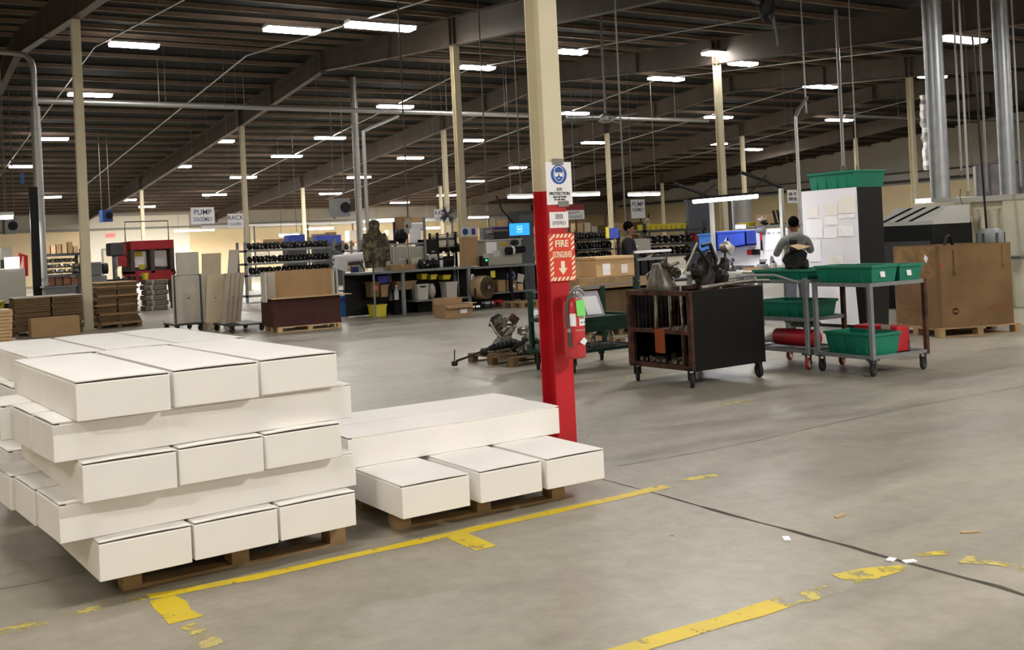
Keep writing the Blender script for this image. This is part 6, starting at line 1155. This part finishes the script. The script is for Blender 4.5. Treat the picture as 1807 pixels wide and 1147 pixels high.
P = yp(225, 470, 33.5); t = thing('parts_bench', 'cluttered bench of machine parts between drill press and red booth', 'workbench', (P.x-.35, 33.7, 0)); MB().box(0, 1.1, 0, .6, .9, .95).build('bench_top', M_greydk, t)
for x in (0, 1.04): MB().box(x, x+.06, 0, .6, 0, .9).build('leg', M_greydk, t)
for k in range(6): q = MB().blob((0, 0, .1), (.065, .1, .075), k, 8, 5, .25).build('metal_part', (M_oily, M_alu, M_iron)[k % 3], None, 0, False, (P.x-.2+.17*k, 34.0, .955)); tag(q, 'lumpy grey part on the bench between drill press and red booth', 'metal part', 'parts on the drill bench')
ex_ = yp(195, 416, YF-.1); t = thing('exit_sign', 'small red lit sign over the far door', 'sign', (ex_.x-.35, YF-.054, ex_.z-.15)); MB().box(0, .7, -.06, 0, 0, .32).build('case', mat('exit_sign_pink', 'd98a84', .5, emit=.4), t); text('lettering', 'EXIT', .28, mat('exit_red', 'c2302c', .5, emit=.6), t, on_y(.35, -.062, .16))
t, w, h = front('blue_tag', 'small blue tag hanging below the light at the far left', 'tag', 35, 306, 43, 324, 38., .05, mat('blue_tag_film', '2f4f86', .5), None, 'tag'); MB().tube([(w/2, .02, h), (w/2, .02, deckz(38.)-t.location.z)], .01, 4).build('string', M_rope, t)
# ================================================================== crates behind the mesh cart
t, w, h = front('wooden_crate', 'pale wooden crate with two white labels behind the mesh cart', 'crate', 1052, 455, 1160, 486, 13.7, .7, None); 
zc = t.location.z; MB().box(0, w*.66, 0, .7, 0, h).build('crate_box', M_pine, t); MB().box(-.03, w*.68, -.03, .73, h, h+.04).build('lid', M_kraftlt, t); MB().box(w*.1, w*.22, -.005, 0, .03, h*.75).build('paper_label', M_paper, t); MB().box(w*.4, w*.5, -.005, 0, h*.15, h*.65).build('paper_label', mat('cream_paper', 'e9e4e0', .8), t); MB().box(w*.66, w, 0, .7, -.0, h*.8).build('side_box', M_kraft, t)
t, w2, h2 = front('long_timber_box', 'long low timber box carrying the pale labelled crate', 'crate', 1022, 486, 1172, 503, 13.45, 1.1, None, base=None); MB().box(0, w2, 0, .03, 0, h2).build('front_plank', M_wood, t); MB().box(0, w2, 1.07, 1.1, 0, h2).build('rear_plank', M_wood, t); MB().box(0, w2, 0, 1.1, -.03, 0).build('bottom_board', M_wood, t); MB().box(.02, w2-.02, .03, 1.07, zc-t.location.z-.02, zc-t.location.z-.001).build('lid_board', M_kraft, t)
for x in (0, w2-.08): MB().box(x, x+.08, .03, 1.07, 0, h2).build('end_plank', M_wood, t)
zt_ = t.location.z
carton('cardboard_box', 'big kraft carton under the long timber box', 1062, 510, 1150, 560, 13.6, .9, M_kraftdk, base=.14, tape=False); q = bpy.data.objects.get('cardboard_box'); pallet('wooden_pallet', 'wooden pallet under the big carton behind the mesh cart', (yp(1040, 600, 13.5).x, 13.5, 0), 0, 1.3, 1.1, .13, M_wooddk, 6)
for x in (.05, w2-.13): MB().box(x, x+.08, .1, 1.0, -zt_+.0, -.03).build('leg', M_wood, t)
a = yb(1122, 440, 1185, 452, 12.9); t = thing('rail_pipes', 'pale rails lying over dark blocks behind the black cart', 'rail', (a[0], 12.9, a[2])); ww = a[1]-a[0]; MB().box(0, ww, 0, .06, .06, .1).build('rail', M_paper, t); MB().box(.05, ww*.85, .02, .08, -.06, -.02).build('rail', M_steel, t)
for x in (.12, .28, .44): MB().box(x, x+.12, .02, .2, -.3, -.06).build('block', M_blackm, t)
for x in (.05, ww-.1): MB().box(x, x+.05, .05, .12, -a[2], .06).build('stand', M_greydk, t)
P = yp(1083, 411, 14.9); t = thing('dust_mop', 'blue mop head on crossed wooden sticks with a yellow card', 'mop', (P.x, 14.9, 0)); MB().sheet([[(-.1+.2*j/4, .012*math.sin(j*1.7), P.z-.09+.18*i/3-.01*(j % 2)) for j in range(5)] for i in range(4)], .03).build('mop_head', mat('blue_mop', '3c4fb0', .8), t); MB().box(-.17, -.1, 0, .02, P.z-.09, P.z+.11).build('yellow_card', M_yellow, t); MB().tube([(.02, 0, P.z-.06), (-.2, .0, 0)], .014, 6).build('stick', M_wood, t); MB().tube([(-.06, .02, P.z-.3), (.1, .02, 0)], .014, 6).build('stick', M_wood, t)
# debris on the floor
for i, (px, py, L, rz, m, lab) in enumerate(((1483, 911, .09, .1, M_pine, 'pale wood sliver on the floor right of the wide crack'), (1713, 940, .1, -.5, M_pine, 'pale wood sliver near the right edge of the floor'), (1388, 952, .07, .9, M_paper, 'scrap of white film beside the wide floor crack'), (1572, 989, .05, .3, M_paper, 'white chip lying in the wide floor crack'), (1605, 992, .06, -.4, M_paper, 'white chip at the crossing of crack and yellow line'))):
    p = zp(px, py); t = tag(MB().cbox((0, 0, .004), (L, .016 if i < 2 else .035, .006), (0, 0, rz)).build('floor_scrap', m, None, 0, False, (p.x, p.y, .001)), lab, 'scrap')
p = zp(940, 555); t = tag(MB().sheet([[(-.15, 0, 0), (0, .02, .06), (.18, 0, .01)], [(-.1, .2, .02), (.03, .22, .14), (.2, .22, .02)]], .004).build('plastic_scrap', M_paper, None, 0, False, (p.x-.2, p.y-.6, .01)), 'crumpled white plastic on the floor left of the green cart post', 'scrap')
# ================================================================== people
def skin_mesh(name, nodes, edges, m, parent, root=0, sub=2):
    me = bpy.data.meshes.new(name); me.from_pydata([n[0] for n in nodes], edges, []); o = bpy.data.objects.new(name, me); COL.objects.link(o); me.materials.append(m)
    o.modifiers.new('skin', 'SKIN')
    sv = me.skin_vertices if len(me.skin_vertices) else None
    if sv is None:
        bpy.context.view_layer.objects.active = o; bm = bmesh.new(); bm.from_mesh(me); lay = bm.verts.layers.skin.verify(); bm.to_mesh(me); bm.free()
    d_ = me.skin_vertices[0].data
    for i, n in enumerate(nodes): r = n[1]; d_[i].radius = (r, r) if not isinstance(r, tuple) else r; d_[i].use_root = (i == root)
    s = o.modifiers.new('smooth', 'SUBSURF'); s.levels = sub; s.render_levels = sub
    for p in me.polygons: p.use_smooth = True
    o.modifiers['skin'].use_smooth_shade = True
    if parent: o.parent = parent
    return o
M_skin = mat('brown_skin', '6b4a39', .55); M_skin2 = mat('light_brown_skin', '8b6450', .55); M_hair = mat('black_hair', '0a0807', .9, spec=.05); M_shoe = mat('dark_shoe', '1d1b1a', .6)
def person(label, loc, rz, H, arms, legs, shirt, trousers, skin, hair='short', bend=0., head_turn=0., extra=None):
    """standing figure facing local -Y. arms: per side (elbow, wrist, hand direction); legs: per side (knee, ankle)"""
    t = thing('person', label, 'person', loc, rz); s = H/1.75; V = lambda x, y, z: (x*s, (y-bend*max(0, z-.95))*s, z*s)
    N = [(V(0, 0, .95), .12*s), (V(0, 0, 1.1), .115*s), (V(0, .01, 1.28), .13*s), (V(0, .01, 1.42), .1*s), (V(0, -.005, 1.5), .052*s), (V(0, -.02, 1.555), .058*s), (V(0, -.03, 1.63), (.078*s, .09*s)), (V(0, -.02, 1.71), .06*s)]; E = [(0, 1), (1, 2), (2, 3), (3, 4), (4, 5), (5, 6), (6, 7)]
    S = [(V(0, 0, .9), .15*s), (V(0, 0, 1.1), .145*s), (V(0, .01, 1.28), .16*s), (V(0, .01, 1.41), .11*s), (V(0, 0, 1.46), .062*s)]; SE = [(0, 1), (1, 2), (2, 3), (3, 4)]
    T = [(V(0, 0, .99), .14*s), (V(0, 0, .9), .145*s)]; TE = [(0, 1)]
    for k, (sx, (el, wr, hd)) in enumerate(zip((-1, 1), arms)):
        b = len(N); sh = V(sx*.19, .01, 1.40); el_, wr_ = V(*el), V(*wr); hd = Vector(hd).normalized()
        N += [(sh, .055*s), (el_, .042*s), (wr_, .03*s), (tuple(Vector(wr_)+hd*.055*s), (.038*s, .02*s))]; E += [(3, b), (b, b+1), (b+1, b+2), (b+2, b+3)]
        c = len(S); S += [(sh, .07*s), (el_, .058*s), (tuple(Vector(el_).lerp(Vector(wr_), .92)), .046*s)]; SE += [(3, c), (c, c+1), (c+1, c+2)]
        sd = hd.cross(Vector((0, 1, 0))) if abs(hd.y) < .8 else hd.cross(Vector((0, 0, 1))); sd.normalize(); palm = Vector(wr_)+hd*.07*s; dn = hd.cross(sd).normalized()
        for f in range(4):
            ln = (.07, .08, .076, .06)[f]*s; r0 = palm+sd*(f-1.5)*.019*s; fm = len(N); N += [(tuple(r0+hd*.015*s), .0095*s), (tuple(r0+hd*ln*.55+dn*.008*s), .0085*s), (tuple(r0+hd*ln*.9+dn*.024*s), .007*s)]; E += [(b+3, fm), (fm, fm+1), (fm+1, fm+2)]
        fm = len(N); r0 = Vector(wr_)+hd*.03*s-sd*.034*s; N += [(tuple(r0), .011*s), (tuple(r0+hd*.035*s-sd*.018*s+dn*.012*s), .009*s)]; E += [(b+3, fm), (fm, fm+1)]
    for sx, (kn, an) in zip((-1, 1), legs):
        b = len(N); N += [(V(sx*.095, 0, .9), .085*s), (V(*kn), .058*s), (V(*an), .04*s), (V(an[0]+sx*.015, an[1]-.13, .035), (.036*s, .028*s))]; E += [(0, b), (b, b+1), (b+1, b+2), (b+2, b+3)]
        c = len(T); T += [(V(sx*.1, 0, .84), .1*s), (V(*kn), .078*s), (V(an[0], an[1], an[2]+.01), .066*s)]; TE += [(1, c), (c, c+1), (c+1, c+2)]
        sh_ = MB(); sh_.blob(V(an[0]+sx*.01, an[1]-.06, .045), (.055*s, .14*s, .05*s), 3, 12, 7, 0); sh_.build('shoe', M_shoe, t, 0, True)
    skin_mesh('body', N, E, skin, t); skin_mesh('shirt', S, SE, shirt, t); skin_mesh('trousers', T, TE, trousers, t)
    hc = V(0, -.015, 1.655); fr = MB()
    fr.blob((hc[0], hc[1]+.018*s, hc[2]+.028*s), (.084*s, .094*s, .094*s) if hair == 'short' else (.098*s, .105*s, .11*s), 3, 16, 10, .02); fr.build('hair', M_hair, t, 0, True)
    fx = Matrix.Translation(V(0, -.008, 1.615)) @ Matrix.Rotation(head_turn, 4, 'Z'); f_ = MB(); f_.add([(-.017*s, -.085*s, -.03*s), (.017*s, -.085*s, -.03*s), (0, -.113*s, -.024*s), (0, -.088*s, .02*s)], [(0, 1, 2), (0, 2, 3), (1, 3, 2), (0, 3, 1)], fx); f_.build('nose', skin, t, 0, True)
    for sx in (-1, 1):
        MB().blob(tuple(fx @ Vector((sx*.033*s, -.088*s, .015*s))), (.013*s, .006*s, .008*s), 1, 8, 5, 0).build('eye', M_ink, t, 0, True); MB().blob(tuple(fx @ Vector((sx*.083*s, .0, -.005*s))), (.012*s, .022*s, .032*s), 2, 8, 6, 0).build('ear', skin, t, 0, True)
    MB().blob(tuple(fx @ Vector((0, -.083*s, -.055*s))), (.026*s, .008*s, .007*s), 1, 10, 5, 0).build('mouth', mat('lip', '7a4438', .5), t, 0, True)
    if extra: extra(t, s, V)
    return t
P = dp(1110, 425, 19.6)
def patch(t, s, V):
    MB().cbox(V(.06, -.125, 1.32), (.09*s, .012, .035*s)).build('chest_patch', M_paper, t); MB().sheet([[V(-.03, -.075, 1.45), V(.03, -.075, 1.45)], [V(-.01, -.115, 1.36), V(.012, -.115, 1.36)]], .006).build('collar', M_paper, t)
person('worker in black jacket standing behind the racks with bent arms', (P.x, P.y, 0), .75, 1.87, (((-.27, -.06, 1.13), (-.12, -.3, 1.08), (1, -.4, 0)), ((.27, -.08, 1.14), (.14, -.32, 1.18), (-.5, -.8, .2))), (((-.1, -.01, .5), (-.1, .02, .08)), ((.1, -.01, .5), (.11, .02, .08))), mat('black_jacket', '0b0c10', .85), mat('black_trousers', '1b1c22', .8), M_skin, extra=patch)
P = dp(1404, 430, 16.4)
def hood(t, s, V): MB().blob(V(0, .11, 1.44), (.12*s, .07*s, .09*s), 4, 12, 7, .05).build('hood', mat('grey_hoodie', '6f7273', .9), t, 0, True); MB().sheet([[V(.14, .165, 1.4), V(.02, .19, 1.4)], [V(.15, .16, .95), V(.06, .17, .95)]], .01).build('dark_back_panel', mat('black_jacket', '0b0c10', .85), t)
person('worker in grey hooded top and jeans seen from behind between bench and cabinet', (P.x, P.y, 0), 2.6, 1.78, (((-.28, -.1, 1.2), (-.16, -.3, 1.4), (.3, -.8, .4)), ((.28, -.1, 1.18), (.16, -.34, 1.28), (-.2, -1, .2))), (((-.1, -.02, .5), (-.11, .02, .08)), ((.1, -.01, .5), (.11, .03, .08))), mat('grey_hoodie', '6f7273', .9), mat('blue_jeans', '6b7386', .8, var=.15, scale=6), M_skin, extra=hood, bend=.08)
P = yp(296, 520, rY+1.8)
person('worker in blue jeans standing behind the red booth with only the legs showing', (P.x, rY+1.8, 0), 2.7, 1.72, (((-.25, -.08, 1.12), (-.15, -.3, 1.05), (0, -1, 0)), ((.25, -.08, 1.12), (.15, -.3, 1.05), (0, -1, 0))), (((-.1, -.02, .5), (-.12, .02, .08)), ((.1, -.02, .5), (.13, .05, .08))), mat('dark_red_shirt', '6a2226', .8), mat('dark_jeans', '3d4658', .8, var=.15, scale=6), M_skin2)
